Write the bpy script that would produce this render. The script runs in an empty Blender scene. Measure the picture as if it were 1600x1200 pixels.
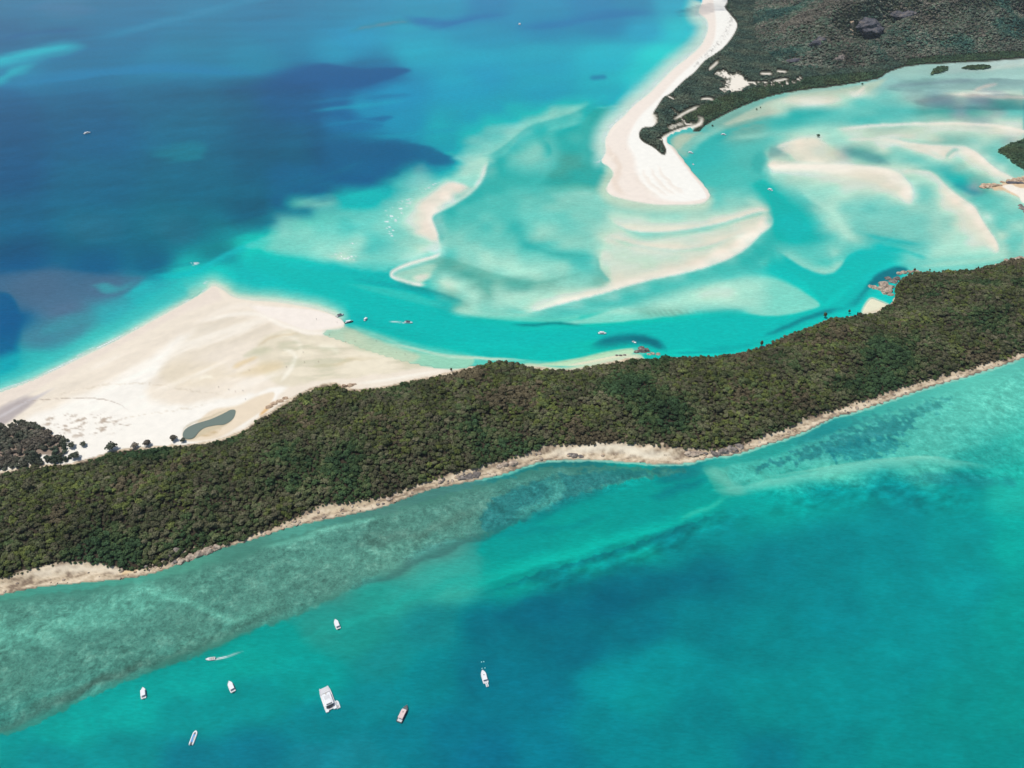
import bpy, bmesh, math, random
import numpy as np
from mathutils import Vector, Matrix, noise as mnoise
random.seed(4); np.random.seed(4)
scene = bpy.context.scene
# ---------------------------------------------------------------- camera, sky, sun, exposure
cam = bpy.data.cameras.new("camera"); cam_ob = bpy.data.objects.new("camera", cam)
scene.collection.objects.link(cam_ob); scene.camera = cam_ob
cam.sensor_width = 36.0; cam.lens = 1160.0 / 1600.0 * 36.0
cam.clip_start = 1.0; cam.clip_end = 200000.0
cam_ob.location = (0, 0, 450.0); cam_ob.rotation_euler = (math.radians(90 - 39.0), 0, 0)
SUN = Vector((-0.34, 0.06, 0.938)).normalized()
EL = math.asin(SUN.z); AZ = math.atan2(SUN.x, SUN.y)
world = bpy.data.worlds.new("World"); scene.world = world; world.use_nodes = True
wn = world.node_tree; bg = wn.nodes["Background"]
sky = wn.nodes.new("ShaderNodeTexSky"); sky.sky_type = 'NISHITA'; sky.sun_disc = False
sky.sun_elevation = EL; sky.sun_rotation = AZ; sky.altitude = 300
wn.links.new(sky.outputs[0], bg.inputs[0]); bg.inputs[1].default_value = 0.09
sl = bpy.data.lights.new("sun", 'SUN'); sl.energy = 3.35; sl.angle = math.radians(0.5); sl.color = (1.0, 0.965, 0.91)
so = bpy.data.objects.new("sun", sl); scene.collection.objects.link(so)
so.rotation_euler = SUN.to_track_quat('Z', 'Y').to_euler(); so.location = (0, 0, 2000)
scene.view_settings.view_transform = 'Standard'; scene.view_settings.look = 'None'
scene.view_settings.exposure = 0.0; scene.view_settings.gamma = 1.0
scene.view_settings.use_curve_mapping = False
scene.cycles.max_bounces = 5; scene.cycles.diffuse_bounces = 2; scene.cycles.glossy_bounces = 2
scene.cycles.transparent_max_bounces = 8
HAZE = 4e-5
# ---------------------------------------------------------------- the seabed and shore map
# Every shape below is a chart outline: photo points are turned into ground points once (gnd) and
# everything afterwards lives on the ground in metres.
import numpy as np, math
F_PX = 1160.0; PITCH = math.radians(39.0); CAM_H = 450.0
CP, SP = math.cos(PITCH), math.sin(PITCH)
def gnd(px, py, z=0.0):
    v = (np.asarray(py, float) - 600.0) / F_PX
    t = (CAM_H - z) / (SP + v * CP)
    return t * (np.asarray(px, float) - 800.0) / F_PX, t * (CP - v * SP)

_perm = np.random.RandomState(7).permutation(512)
def _h(ix, iy):
    return _perm[(_perm[ix & 511] + iy) & 511]
_ga = np.random.RandomState(3).rand(512) * 2 * np.pi
def perlin(x, y):
    xi = np.floor(x).astype(np.int64); yi = np.floor(y).astype(np.int64)
    xf = x - xi; yf = y - yi
    u = xf * xf * xf * (xf * (xf * 6 - 15) + 10); w = yf * yf * yf * (yf * (yf * 6 - 15) + 10)
    def g(dx, dy):
        a = _ga[_h(xi + dx, yi + dy)]
        return np.cos(a) * (xf - dx) + np.sin(a) * (yf - dy)
    a = g(0, 0) * (1 - u) + g(1, 0) * u
    b = g(0, 1) * (1 - u) + g(1, 1) * u
    return (a * (1 - w) + b * w) * 1.5
def fbm(x, y, s, o=4, rot=0.0, ax=1.0, off=0.0):
    c, d = math.cos(rot), math.sin(rot)
    X = (x * c + y * d) / (s * ax) + off; Y = (-x * d + y * c) / s + off * 1.7
    r = 0; a = 1.0; t = 0
    for i in range(o):
        r = r + a * perlin(X + 17.3 * i, Y - 9.1 * i); t += a
        X = X * 2.03; Y = Y * 2.03; a *= 0.55
    return r / t * 1.6
def smooth(t):
    t = np.clip(t, 0, 1); return t * t * (3 - 2 * t)
def cr(pts, closed, n=5):
    p = np.array(pts, float); m = len(p); out = []
    rng = range(m) if closed else range(m - 1)
    for i in rng:
        if closed: a, b, c, d = p[(i-1) % m], p[i], p[(i+1) % m], p[(i+2) % m]
        else: a, b, c, d = p[max(i-1, 0)], p[i], p[i+1], p[min(i+2, m-1)]
        for k in range(n):
            t = k / n
            q = 0.5 * (2*b + (c-a)*t + (2*a-5*b+4*c-d)*t*t + (3*b-a-3*c+d)*t*t*t)
            if len(q) > 2: q[2:] = b[2:] * (1-t) + c[2:] * t
            out.append(q)
    if not closed: out.append(p[-1])
    return np.array(out)
def poly_sd(X, Y, P, ns=0):
    """signed distance (inside > 0) to closed polygon P; with ns a weighted per-vertex value too"""
    best = np.full(X.shape, 1e18); ins = np.zeros(X.shape, bool)
    ws = np.zeros(X.shape); wv = np.zeros(X.shape)
    m = len(P)
    for i in range(m):
        ax, ay = P[i][0], P[i][1]; bx, by = P[(i+1) % m][0], P[(i+1) % m][1]
        ex, ey = bx-ax, by-ay; L = ex*ex + ey*ey
        if L < 1e-9: continue
        t = np.clip(((X-ax)*ex + (Y-ay)*ey) / L, 0, 1)
        d2 = (X-ax-t*ex)**2 + (Y-ay-t*ey)**2
        best = np.minimum(best, d2)
        if ns:
            w = math.sqrt(L) / (d2 + 4.0)**1.5
            ws += w; wv += w * (P[i][2]*(1-t) + P[(i+1) % m][2]*t)
        if ay != by:
            c = ((ay > Y) != (by > Y)) & (X < (bx-ax)*(Y-ay)/(by-ay) + ax)
            ins ^= c
    sd = np.sqrt(best); sd = np.where(ins, sd, -sd)
    return (sd, wv/np.maximum(ws, 1e-12)) if ns else sd

class Chart:
    def __init__(s, x0, x1, y0, y1, step):
        s.x0, s.y0, s.step = x0, y0, step
        s.px = np.arange(x0, x1 + 1e-6, step); s.py = np.arange(y0, y1 + 1e-6, step)
        s.PX, s.PY = np.meshgrid(s.px, s.py)
        s.WX, s.WY = gnd(s.PX, s.PY)
        s.C = np.zeros(s.PX.shape + (3,)); s.k = max(1, int(round(5 / step)))
        W = (s.WX, s.WY)
        s.n1 = fbm(*W, 26, 4); s.n2 = fbm(*W, 60, 4, 0.35, 3.0, 5.0); s.n3 = fbm(*W, 7, 3, 0, 1, 9.0)
        s.n4 = fbm(*W, 170, 4, 0.3, 2.2, 2.0)
    def box(s, P, m):
        j0 = int(max(0, (P[:, 0].min() - m - s.x0) // s.step)); j1 = int(min(len(s.px), (P[:, 0].max() + m - s.x0) // s.step + 2))
        i0 = int(max(0, (P[:, 1].min() - m - s.y0) // s.step)); i1 = int(min(len(s.py), (P[:, 1].max() + m - s.y0) // s.step + 2))
        return i0, i1, j0, j1
    def coarse(s, b):
        i0, i1, j0, j1 = b; k = s.k
        xs = s.px[j0] + np.arange(0, (j1-j0)//k + 2) * k * s.step; ys = s.py[i0] + np.arange(0, (i1-i0)//k + 2) * k * s.step
        return np.meshgrid(xs, ys)
    def up(s, A, b):
        i0, i1, j0, j1 = b; k = s.k
        fi = np.arange(i1-i0) / k; fj = np.arange(j1-j0) / k
        a = fi.astype(int); c = fj.astype(int); u = (fi-a)[:, None]; v = (fj-c)[None, :]
        R0, R1 = A[a], A[a+1]
        return (R0[:, c]*(1-v) + R0[:, c+1]*v)*(1-u) + (R1[:, c]*(1-v) + R1[:, c+1]*v)*u
    def put(s, b, m, col):
        i0, i1, j0, j1 = b
        T = s.C[i0:i1, j0:j1]; T += (np.array(col, float)[None, None] - T) * m[..., None]
    def P(s, col, pts, soft=6, a=1.0, warp=0.0, wn='n1', ret=False):
        """soft-edged area; a third value per point overrides the edge softness there"""
        pts = [p if len(p) > 2 else (p[0], p[1], soft) for p in pts]
        P = cr(pts, True); b = s.box(P, 4 + 3*warp)
        if b[1] <= b[0] or b[3] <= b[2]: return
        X, Y = s.coarse(b); sd, so = poly_sd(X, Y, P, 1)
        sd = s.up(sd, b); so = s.up(so, b)
        if warp: sd = sd + warp * getattr(s, wn)[b[0]:b[1], b[2]:b[3]]
        m = smooth(sd / np.maximum(so, 1.0)) * a
        if ret: return b, m
        s.put(b, m, col)
    def S(s, col, pts, wl=6, wr=6, a=1.0, warp=0.0, wn='n1', taper=(1, 1), ret=False, pw=1.0):
        """stroke: wl = fade width on the upper side when drawn left to right, wr = on the lower side"""
        P = cr(pts, False, 6); mw = max(wl, wr); b = s.box(P, mw + 4 + 3*warp)
        if b[1] <= b[0] or b[3] <= b[2]: return
        X, Y = s.coarse(b)
        best = np.full(X.shape, 1e18); bt = np.zeros(X.shape); side = np.zeros(X.shape)
        seg = np.hypot(*(P[1:, :2]-P[:-1, :2]).T); cum = np.concatenate([[0], np.cumsum(seg)]); tot = cum[-1]
        for i in range(len(P)-1):
            ax, ay = P[i][:2]; ex, ey = P[i+1][:2]-P[i][:2]; L = max(ex*ex+ey*ey, 1e-9)
            t = np.clip(((X-ax)*ex+(Y-ay)*ey)/L, 0, 1)
            d2 = (X-ax-t*ex)**2+(Y-ay-t*ey)**2; k = d2 < best
            best = np.where(k, d2, best); bt = np.where(k, (cum[i]+t*seg[i])/tot, bt)
            side = np.where(k, ex*(Y-ay)-ey*(X-ax), side)
        d = np.sqrt(best) * np.where(side < 0, -1, 1)
        d = s.up(d, b); t = s.up(bt, b)
        if warp: d = d + warp * getattr(s, wn)[b[0]:b[1], b[2]:b[3]]
        w = np.where(d < 0, wl, wr).astype(float)
        tp = np.ones(t.shape)
        if taper[0]: tp = tp * smooth(t / 0.25)**.5 if taper[0] == 1 else tp * smooth(t / taper[0])
        if taper[1]: tp = tp * smooth((1-t) / 0.25)**.5 if taper[1] == 1 else tp * smooth((1-t) / taper[1])
        q = np.abs(d) / (w * (0.35 + 0.65*tp))
        m = (1 - smooth(q))**pw * a * tp
        if ret: return b, m
        s.put(b, m, col)
    def base(s, pts):
        xs = np.array([p[0] for p in pts], float); ys = np.array([p[1] for p in pts], float)
        cs = np.array([p[2] for p in pts], float)
        b = (0, len(s.py), 0, len(s.px)); k0 = s.k; s.k = max(1, int(round(10/s.step)))
        X, Y = s.coarse(b)
        X = X[..., None]; Y = Y[..., None]
        d2 = ((X-xs)**2 + ((Y-ys)*1.5)**2)
        w = 1/(d2+300.0)**2.2
        for c in range(3):
            s.C[..., c] = s.up((w*cs[:, c]).sum(-1)/w.sum(-1), b)
        s.k = k0
PAL = {'W':(248,243,229),'C':(229,226,207),'L':(0,166,190),'J':(0,188,190),'K':(206,222,204),'M':(176,222,205),'N':(146,212,197),'A':(114,205,193),'B':(86,195,186),'T':(56,182,176),'U':(16,182,176),'V':(0,188,186),
       'D':(84,170,158),'G':(128,190,174),'H':(160,185,180),'S':(132,160,168),'E':(196,208,190),'Q':(12,104,148),'R':(55,135,155),'Y':(0,190,188)}
TONES = [  # tone maps; slate in the first one's top rows is painted cloud shade
 (1180,130,20,15,.72,"""
.......ECNGSSSSHMMWKMM
...EEEEKWKANHHSHKCWWCC
EEKCWWCMAAAANHSSHSSDDG
EEMTTTBAAABBBDDDSDGHAA
TTTTBAAABBAANMKKEHHKKK
AAANMMMKKEEEEEKKKKKCWC
ABNCCCMMKKWWCKEGGNMNH.
BGHCCKEHDGKNMCWCWWNA..
BCEECCEHGDDNAAMKMCWAA.
TWWWWWWWCCCKKMBTGMKWNA
UMMKKCCCCCCWMMMTUDG...
UUANMMMKKKCCWANKTSDKWW
UUUBANMMNNNKWANCCBBAMC
MTUUTNMAABAANNNKCWAANN
CTVVUAMNAAAAAANNKCWAAA
WTVVVBMMAAAAAANNKCCANM
TTUVUTAMNBBBAANMMKCCAA
TTBBBANAABVUTBNMMKKCAN
UBAAANMBVVVVAAMMMMMKG.
MTANMMNVVVUDNNNNNN...."""),
 (660,280,20,15,.72,"""
CCCCMTTTTDDDTTAWWWWWWWABBBBTA
KCCCTTTBBBAANNGWWWWWWWEAAABTU
CCWTTBBBAAANNNNGWWWWWWCANNMBU
CWTBBBBBAANNNNNMMNAAAANNMKCCU
CWBBBABBAAAANNNKKKMMMKKCCCCWV
CWAAABATBNNAANMKCCCCCKMKKCCWV
KCNNAAABBNNNNNKCKMMKKKCCCWWTU
KWNNNAAATTBNNNMKKCCCCKKCCWTTB
WWBNNMNNAABTTBKKKKKKKCCWWTTTB
MGDGNMMMNNNNBBMKKKKCCCWBBTTBT
KMNDDGNMMMNNAAGCCCCCWBBBBAAAT
WMKMGDGDDGGNNNGCCWBBBANMMMMMN
TAGNMGMMMMMKKCCWBBBANMKKKMMMN
UTTGMNMMMKKWWABBBANMMMMMMMMMM
UUTMMNNNKCNBBANMMGGGGABTTBNMM
UUUUTAADDDDMMNNUUUUUUUUUUUUUU"""),
 (400,240,20,15,.6,"""
QQQQQQQQQQQQQQQ.
QQQQQQQQQQQQRHQ.
QQQQQQQQQQQRAMNN
QQQQQQQQQQRAMKCC
QQQQQQRYYYYANMKC
QQQANNAYYYANMCCW
QRRRRAAAAAANMCWT
RRNNAAABAAANMCWT
RNMNNAABAAAANCCB
NNNNNNNNMBBANMCA
ANNNNMMKMBANMCWA
YYBANMKCMNNMWWA.
YYYBBANMMNMWKM.."""),
 (700,140,20,15,.7,"""
LLLLLLLLLLJJM
LLLLLLLLLJJNT
LLLLLJJJNNNTT
LLLJJJANMAABB
JJJANMMBBTTBA
AANNNMABTTBBN
NNNMNBANTTTBA
NMMMTANNBDDAN
NMMMTBAABDDDN
MCMMTTBBDDTDM
CCMTTTTTDDDAA""")]
def cubic_w(t):
    return np.stack([-.5*t+t*t-.5*t**3, 1-2.5*t*t+1.5*t**3, .5*t+2*t*t-1.5*t**3, -.5*t*t+.5*t**3])
def tones(M):
    for (x0, y0, dx, dy, a, txt) in TONES:
        rows = [r for r in txt.strip('\n').split('\n')]; nr, nc = len(rows), max(map(len, rows))
        G = np.zeros((nr, nc, 3)); K = np.zeros((nr, nc))
        for i, r_ in enumerate(rows):
            for j, ch in enumerate(r_):
                if ch in PAL: G[i, j] = PAL[ch]; K[i, j] = 1
        K[0] *= .0; K[-1] *= .0; K[:, 0] *= 0.0
        if x0+dx*(nc-1) < 1590: K[:, -1] *= 0; K[:, -2] *= .4; K[:, -3] *= .8
        K[:, 1] *= .5; K[1] *= .6; K[-2] *= .6
        for _ in range(3):
            for i in range(nr):
                for j in range(nc):
                    if not G[i, j].any():
                        nb = [G[p, q] for p in (i-1, i, i+1) for q in (j-1, j, j+1) if 0 <= p < nr and 0 <= q < nc and G[p, q].any()]
                        if nb: G[i, j] = np.mean(nb, 0)
        b0 = max(0, int((y0-M.y0)/M.step)); b1 = min(len(M.py), int((y0+dy*(nr-1)-M.y0)/M.step)); c0 = max(0, int((x0-M.x0)/M.step)); c1 = min(len(M.px), int((x0+dx*(nc-1)-M.x0)/M.step))
        if c1 <= c0 or b1 <= b0: continue
        sl = (slice(b0, b1), slice(c0, c1))
        fy = (M.PY[sl]-y0)/dy + .22*M.n2[sl]; fx = (M.PX[sl]-x0)/dx + .25*M.n1[sl]
        fy = np.clip(fy, 0, nr-1.001); fx = np.clip(fx, 0, nc-1.001); iy = fy.astype(int); ix = fx.astype(int); ty = fy-iy; tx = fx-ix
        wy_, wx_ = cubic_w(ty), cubic_w(tx); out = np.zeros(fy.shape+(3,)); kk = np.zeros(fy.shape)
        for p in range(4):
            for q in range(4):
                w = wy_[p]*wx_[q]; yy = np.clip(iy+p-1, 0, nr-1); xx = np.clip(ix+q-1, 0, nc-1)
                out += G[yy, xx]*w[..., None]; kk += K[yy, xx]*w
        m = smooth(kk)*a
        M.C[sl] += (np.clip(out, 0, 255)-M.C[sl])*m[..., None]
def crests(M):
    def E(pts, light, dark, wl, wd, al=.85, ad=.6, t=(.15, .15)):
        """crisp sand edge: light fades out on the left-hand side, dark on the right-hand side"""
        if light: M.S(light, pts, wl*1.25, 2.4, al*.85, .8, 'n3', taper=t)
        if dark: M.S(dark, pts, 1.6, wd, ad*.9, .8, 'n3', taper=t)
    W, Cc, K, T, B, U = PAL['W'], PAL['C'], PAL['K'], PAL['T'], PAL['B'], PAL['U']
    E([(745,243),(768,240),(790,226),(812,208),(826,198),(850,190),(880,182),(905,172),(930,158)], (140,216,203), (56,180,174), 12, 9, .6, .55)
    S_ = M.S
    S_((130,212,200),[(845,214),(858,222),(863,238),(854,252),(835,262)],22,3,.45,1)
    S_((130,212,200),[(851,206),(880,198),(905,192),(912,184)],12,4,.45,1)
    E([(812,492),(828,489),(870,478),(940,460),(1010,440),(1080,425),(1130,409),(1165,390),(1190,366),(1205,354),(1209,345),(1203,331)], W, (72,190,180), 16, 26, .85, .7, (.1,.1))
    E([(950,338),(962,350),(990,361),(1030,363),(1080,358),(1130,348),(1180,333),(1200,329)], (242,232,216), (112,204,192), 13, 9, .8, .6, (.2,.05))
    E([(942,366),(975,377),(1010,385),(1060,390),(1110,383),(1150,367)], (232,222,206), (150,212,196), 10, 8, .6, .4)
    E([(764,246),(757,275),(740,299),(710,320),(680,335),(677,345),(684,362),(688,388)][::-1], W, (60,180,174), 9, 16, .8, .6, (.1,.1))
    E([(690,388),(684,398),(668,403),(640,411),(618,420),(610,427),(613,434),(630,441),(650,446),(672,445)], W, None, 7, 2, .95, 0, (.12,.12))
    E([(613,434),(640,444),(680,456),(730,473)], None, (30,150,150), 1, 8, 0, .6)
    E([(935,400),(937,418),(945,430),(955,440)], (205,218,200), (98,188,176), 8, 12, .6, .8)
    E([(955,440),(945,430),(937,418),(935,402),(905,398),(870,395),(842,388)], None, (80,182,172), 1, 1, 0, 0)
    S = M.S
    S((70,178,168),[(838,388),(870,396),(905,398),(930,401)],2,7,.6,1)
    S((92,175,160),[(650,410),(690,404),(722,412),(762,427),(810,438),(855,440)],4,9,.6,2); S((100,182,166),[(742,440),(760,452),(768,466)],4,5,.6,1); S((100,180,165),[(800,446),(850,440),(900,430),(918,420)],2,3,.5,1)
    E([(1198,259),(1240,258),(1290,257),(1330,258),(1370,262),(1400,270),(1416,283),(1424,298),(1427,316)], (252,242,228), None, 3, 2, .6, 0, (.03,.1))
    S((250,240,226),[(1198,260),(1240,260),(1290,259),(1330,260),(1370,264),(1398,272),(1414,285),(1421,300),(1424,316)],2.5,12,.6,1,taper=(.03,.1))
    E([(1417,268),(1430,265),(1452,267),(1464,274),(1480,290),(1500,306),(1522,321),(1532,337),(1544,356),(1558,377),(1561,390),(1552,399)][::-1], (244,234,218), (100,200,186), 14, 12, .8, .5, (.1,.15))
    E([(1372,216),(1400,218),(1430,223),(1465,226),(1500,227),(1516,231),(1532,241),(1547,255),(1560,265),(1575,274)][::-1], (246,236,221), (120,198,184), 12, 8, .8, .5, (.08,.2))
    S((240,228,212),[(1405,228),(1430,234),(1450,240),(1466,248),(1480,249)],8,2,.6,1); S((110,190,180),[(1478,249),(1483,240),(1492,234),(1500,234)],5,4,.6,1)
    S((248,238,224),[(1303,203),(1340,197),(1400,193.5),(1480,192),(1540,194),(1575,199),(1600,204),(1660,212)],1.5,5,.9,1,taper=(.15,0))
    S((242,232,216),[(1210,229),(1235,221),(1262,214)],1.5,6,.7,.5); S((240,230,215),[(1316,219),(1350,217),(1380,218)],2,3,.5,1)
    M.P((112,165,160),[(1204,228,3),(1212,230,1.5),(1225,238,1.5),(1240,246,1.5),(1222,244,6),(1202,250,8),(1199,240,6)],4,.55)
    M.P((104,160,160),[(1312,228,14),(1340,231,10),(1366,238,8),(1384,249,3),(1394,258,2),(1362,256,8),(1330,248,14)],10,.55,2)
    E([(1240,286),(1262,306),(1288,322),(1306,336),(1312,352),(1325,368),(1345,379),(1372,384)], None, None, 0, 0)
    S((182,228,212),[(1246,290),(1266,308),(1290,323),(1307,337),(1313,353),(1326,369),(1345,379)],12,8,.5,1)
    E([(1215,392),(1248,414),(1278,427),(1300,427),(1314,416),(1322,402)], (160,222,206), (10,184,180), 16, 14, .7, .6)
    E([(1372,384),(1405,388),(1440,400),(1452,405)], (105,206,196), (8,190,186), 8, 8, .5, .5)
    S((30,185,184),[(1350,366),(1380,373),(1410,378),(1440,382)],5,5,.6,1)
    E([(1283,479),(1262,486),(1225,494),(1185,494),(1150,487)][::-1], (140,220,202), (0,190,182), 14, 8, .5, .7)
    S((40,150,160),[(1486,286),(1500,292),(1516,300),(1534,301)],8,6,.6,1)
    S((238,228,212),[(1519,142),(1536,135),(1560,131)],3,6,.8,1); S((240,230,214),[(1470,146),(1510,148),(1560,151),(1650,153)],3,5,.7,2)
    S((150,218,200),[(1440,409),(1480,404),(1530,401),(1575,397)],8,5,.6,1)
BEACH_L = [(-200,700),(-60,640),(0,612),(35,600),(70,585),(120,560),(180,531),(235,501),(290,471),(318,454),(334,445),(350,452),(365,462),(390,467),(430,470),(470,476),(505,484),(528,494),(541,505),(536,514),(505,520),(530,530),(580,548),(640,566),(700,575),(735,572),(760,575),(760,640),(500,680),(300,720),(120,760),(-200,800)]
SPIT = [(1092,-20),(1096,0),(1090,20),(1103,32),(1104,48),(1094,70),(1076,87),(1052,106),(1031,127),(1011,147),(990,163),(974,180),(957,195),(948,209),(944,222),(945,238),(937,253),(950,262),(957,272),(950,285),(946,297),(955,307),(980,314),(1020,321),(1060,322),(1094,320),(1109,311),(1110,301),(1100,287),(1085,270),(1070,250),(1054,230),(1045,222),(1046,212),(1062,206),(1080,200),(1090,196),(1105,186),(1160,160),(1190,120),(1170,60),(1150,-20)]
FOREST_BACK = [(-260,770),(-100,748),(0,734),(30,727),(60,722),(100,722),(135,714),(160,707),(180,700),(230,695),(290,691),(330,686),(362,676),(388,664),(404,650),(420,641),(440,628),(470,611),(500,599),(525,595),(545,604),(600,601),(640,591),(690,581),(720,573),(760,562),(790,559),(830,568),(880,572),(920,568),(960,560),(1010,554),(1060,552),(1110,550),(1150,547),(1180,538),(1210,528),(1240,514),(1270,503),(1290,494),(1330,488),(1362,484),(1385,474),(1398,458),(1400,440),(1412,428),(1430,420),(1480,418),(1510,416),(1540,411),(1570,403),(1600,398),(1700,372),(1850,340)]
FOREST_FRONT = [(1850,432),(1700,507),(1600,551),(1560,564),(1510,578),(1470,589),(1420,604),(1380,617),(1320,637),(1260,656),(1230,672),(1200,680),(1160,695),(1120,704),(1090,705),(1060,705),(1010,701),(960,698),(900,700),(850,702),(820,714),(790,722),(740,735),(700,744),(660,757),(620,772),(570,785),(540,788),(500,795),(460,811),(420,827),(370,846),(330,855),(300,867),(270,877),(240,888),(200,892),(160,886),(110,885),(60,894),(0,909),(-100,938),(-260,980)]
SHORE_FRONT = [(1850,450),(1700,518),(1600,560),(1560,574),(1520,587),(1480,598),(1440,610),(1390,627),(1340,644),(1300,655),(1250,679),(1200,695),(1150,711),(1110,716),(1075,725),(1020,726),(960,722),(900,719),(845,723),(800,738),(770,746),(720,757),(680,764),(640,778),(600,793),(560,803),(500,815),(450,826),(400,843),(340,860),(290,878),(250,894),(200,905),(130,912),(60,919),(0,931),(-100,950),(-260,990)]
VEG_SPIT = [(1200,-150),(1130,-40),(1136,0),(1131,12),(1141,25),(1151,40),(1142,60),(1125,79),(1100,96),(1085,113),(1066,128),(1049,145),(1036,153),(1027,166),(1019,180),(1024,190),(1019,199),(1004,200),(997,212),(1003,223),(1018,231),(1031,241),(1037,246),(1042,236),(1036,221),(1040,213),(1060,203),(1085,197),(1080,205),(1092,207),(1101,199),(1115,190),(1150,172),(1200,153),(1250,143),(1300,137),(1370,125),(1385,116),(1410,107),(1450,102),(1550,97),(1600,93),(1900,78),(1900,-150)]
ISLET = [(1640,300),(1600,268),(1585,258),(1570,245),(1558,236),(1575,226),(1600,218),(1640,205),(1760,190),(1760,300)]

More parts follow.
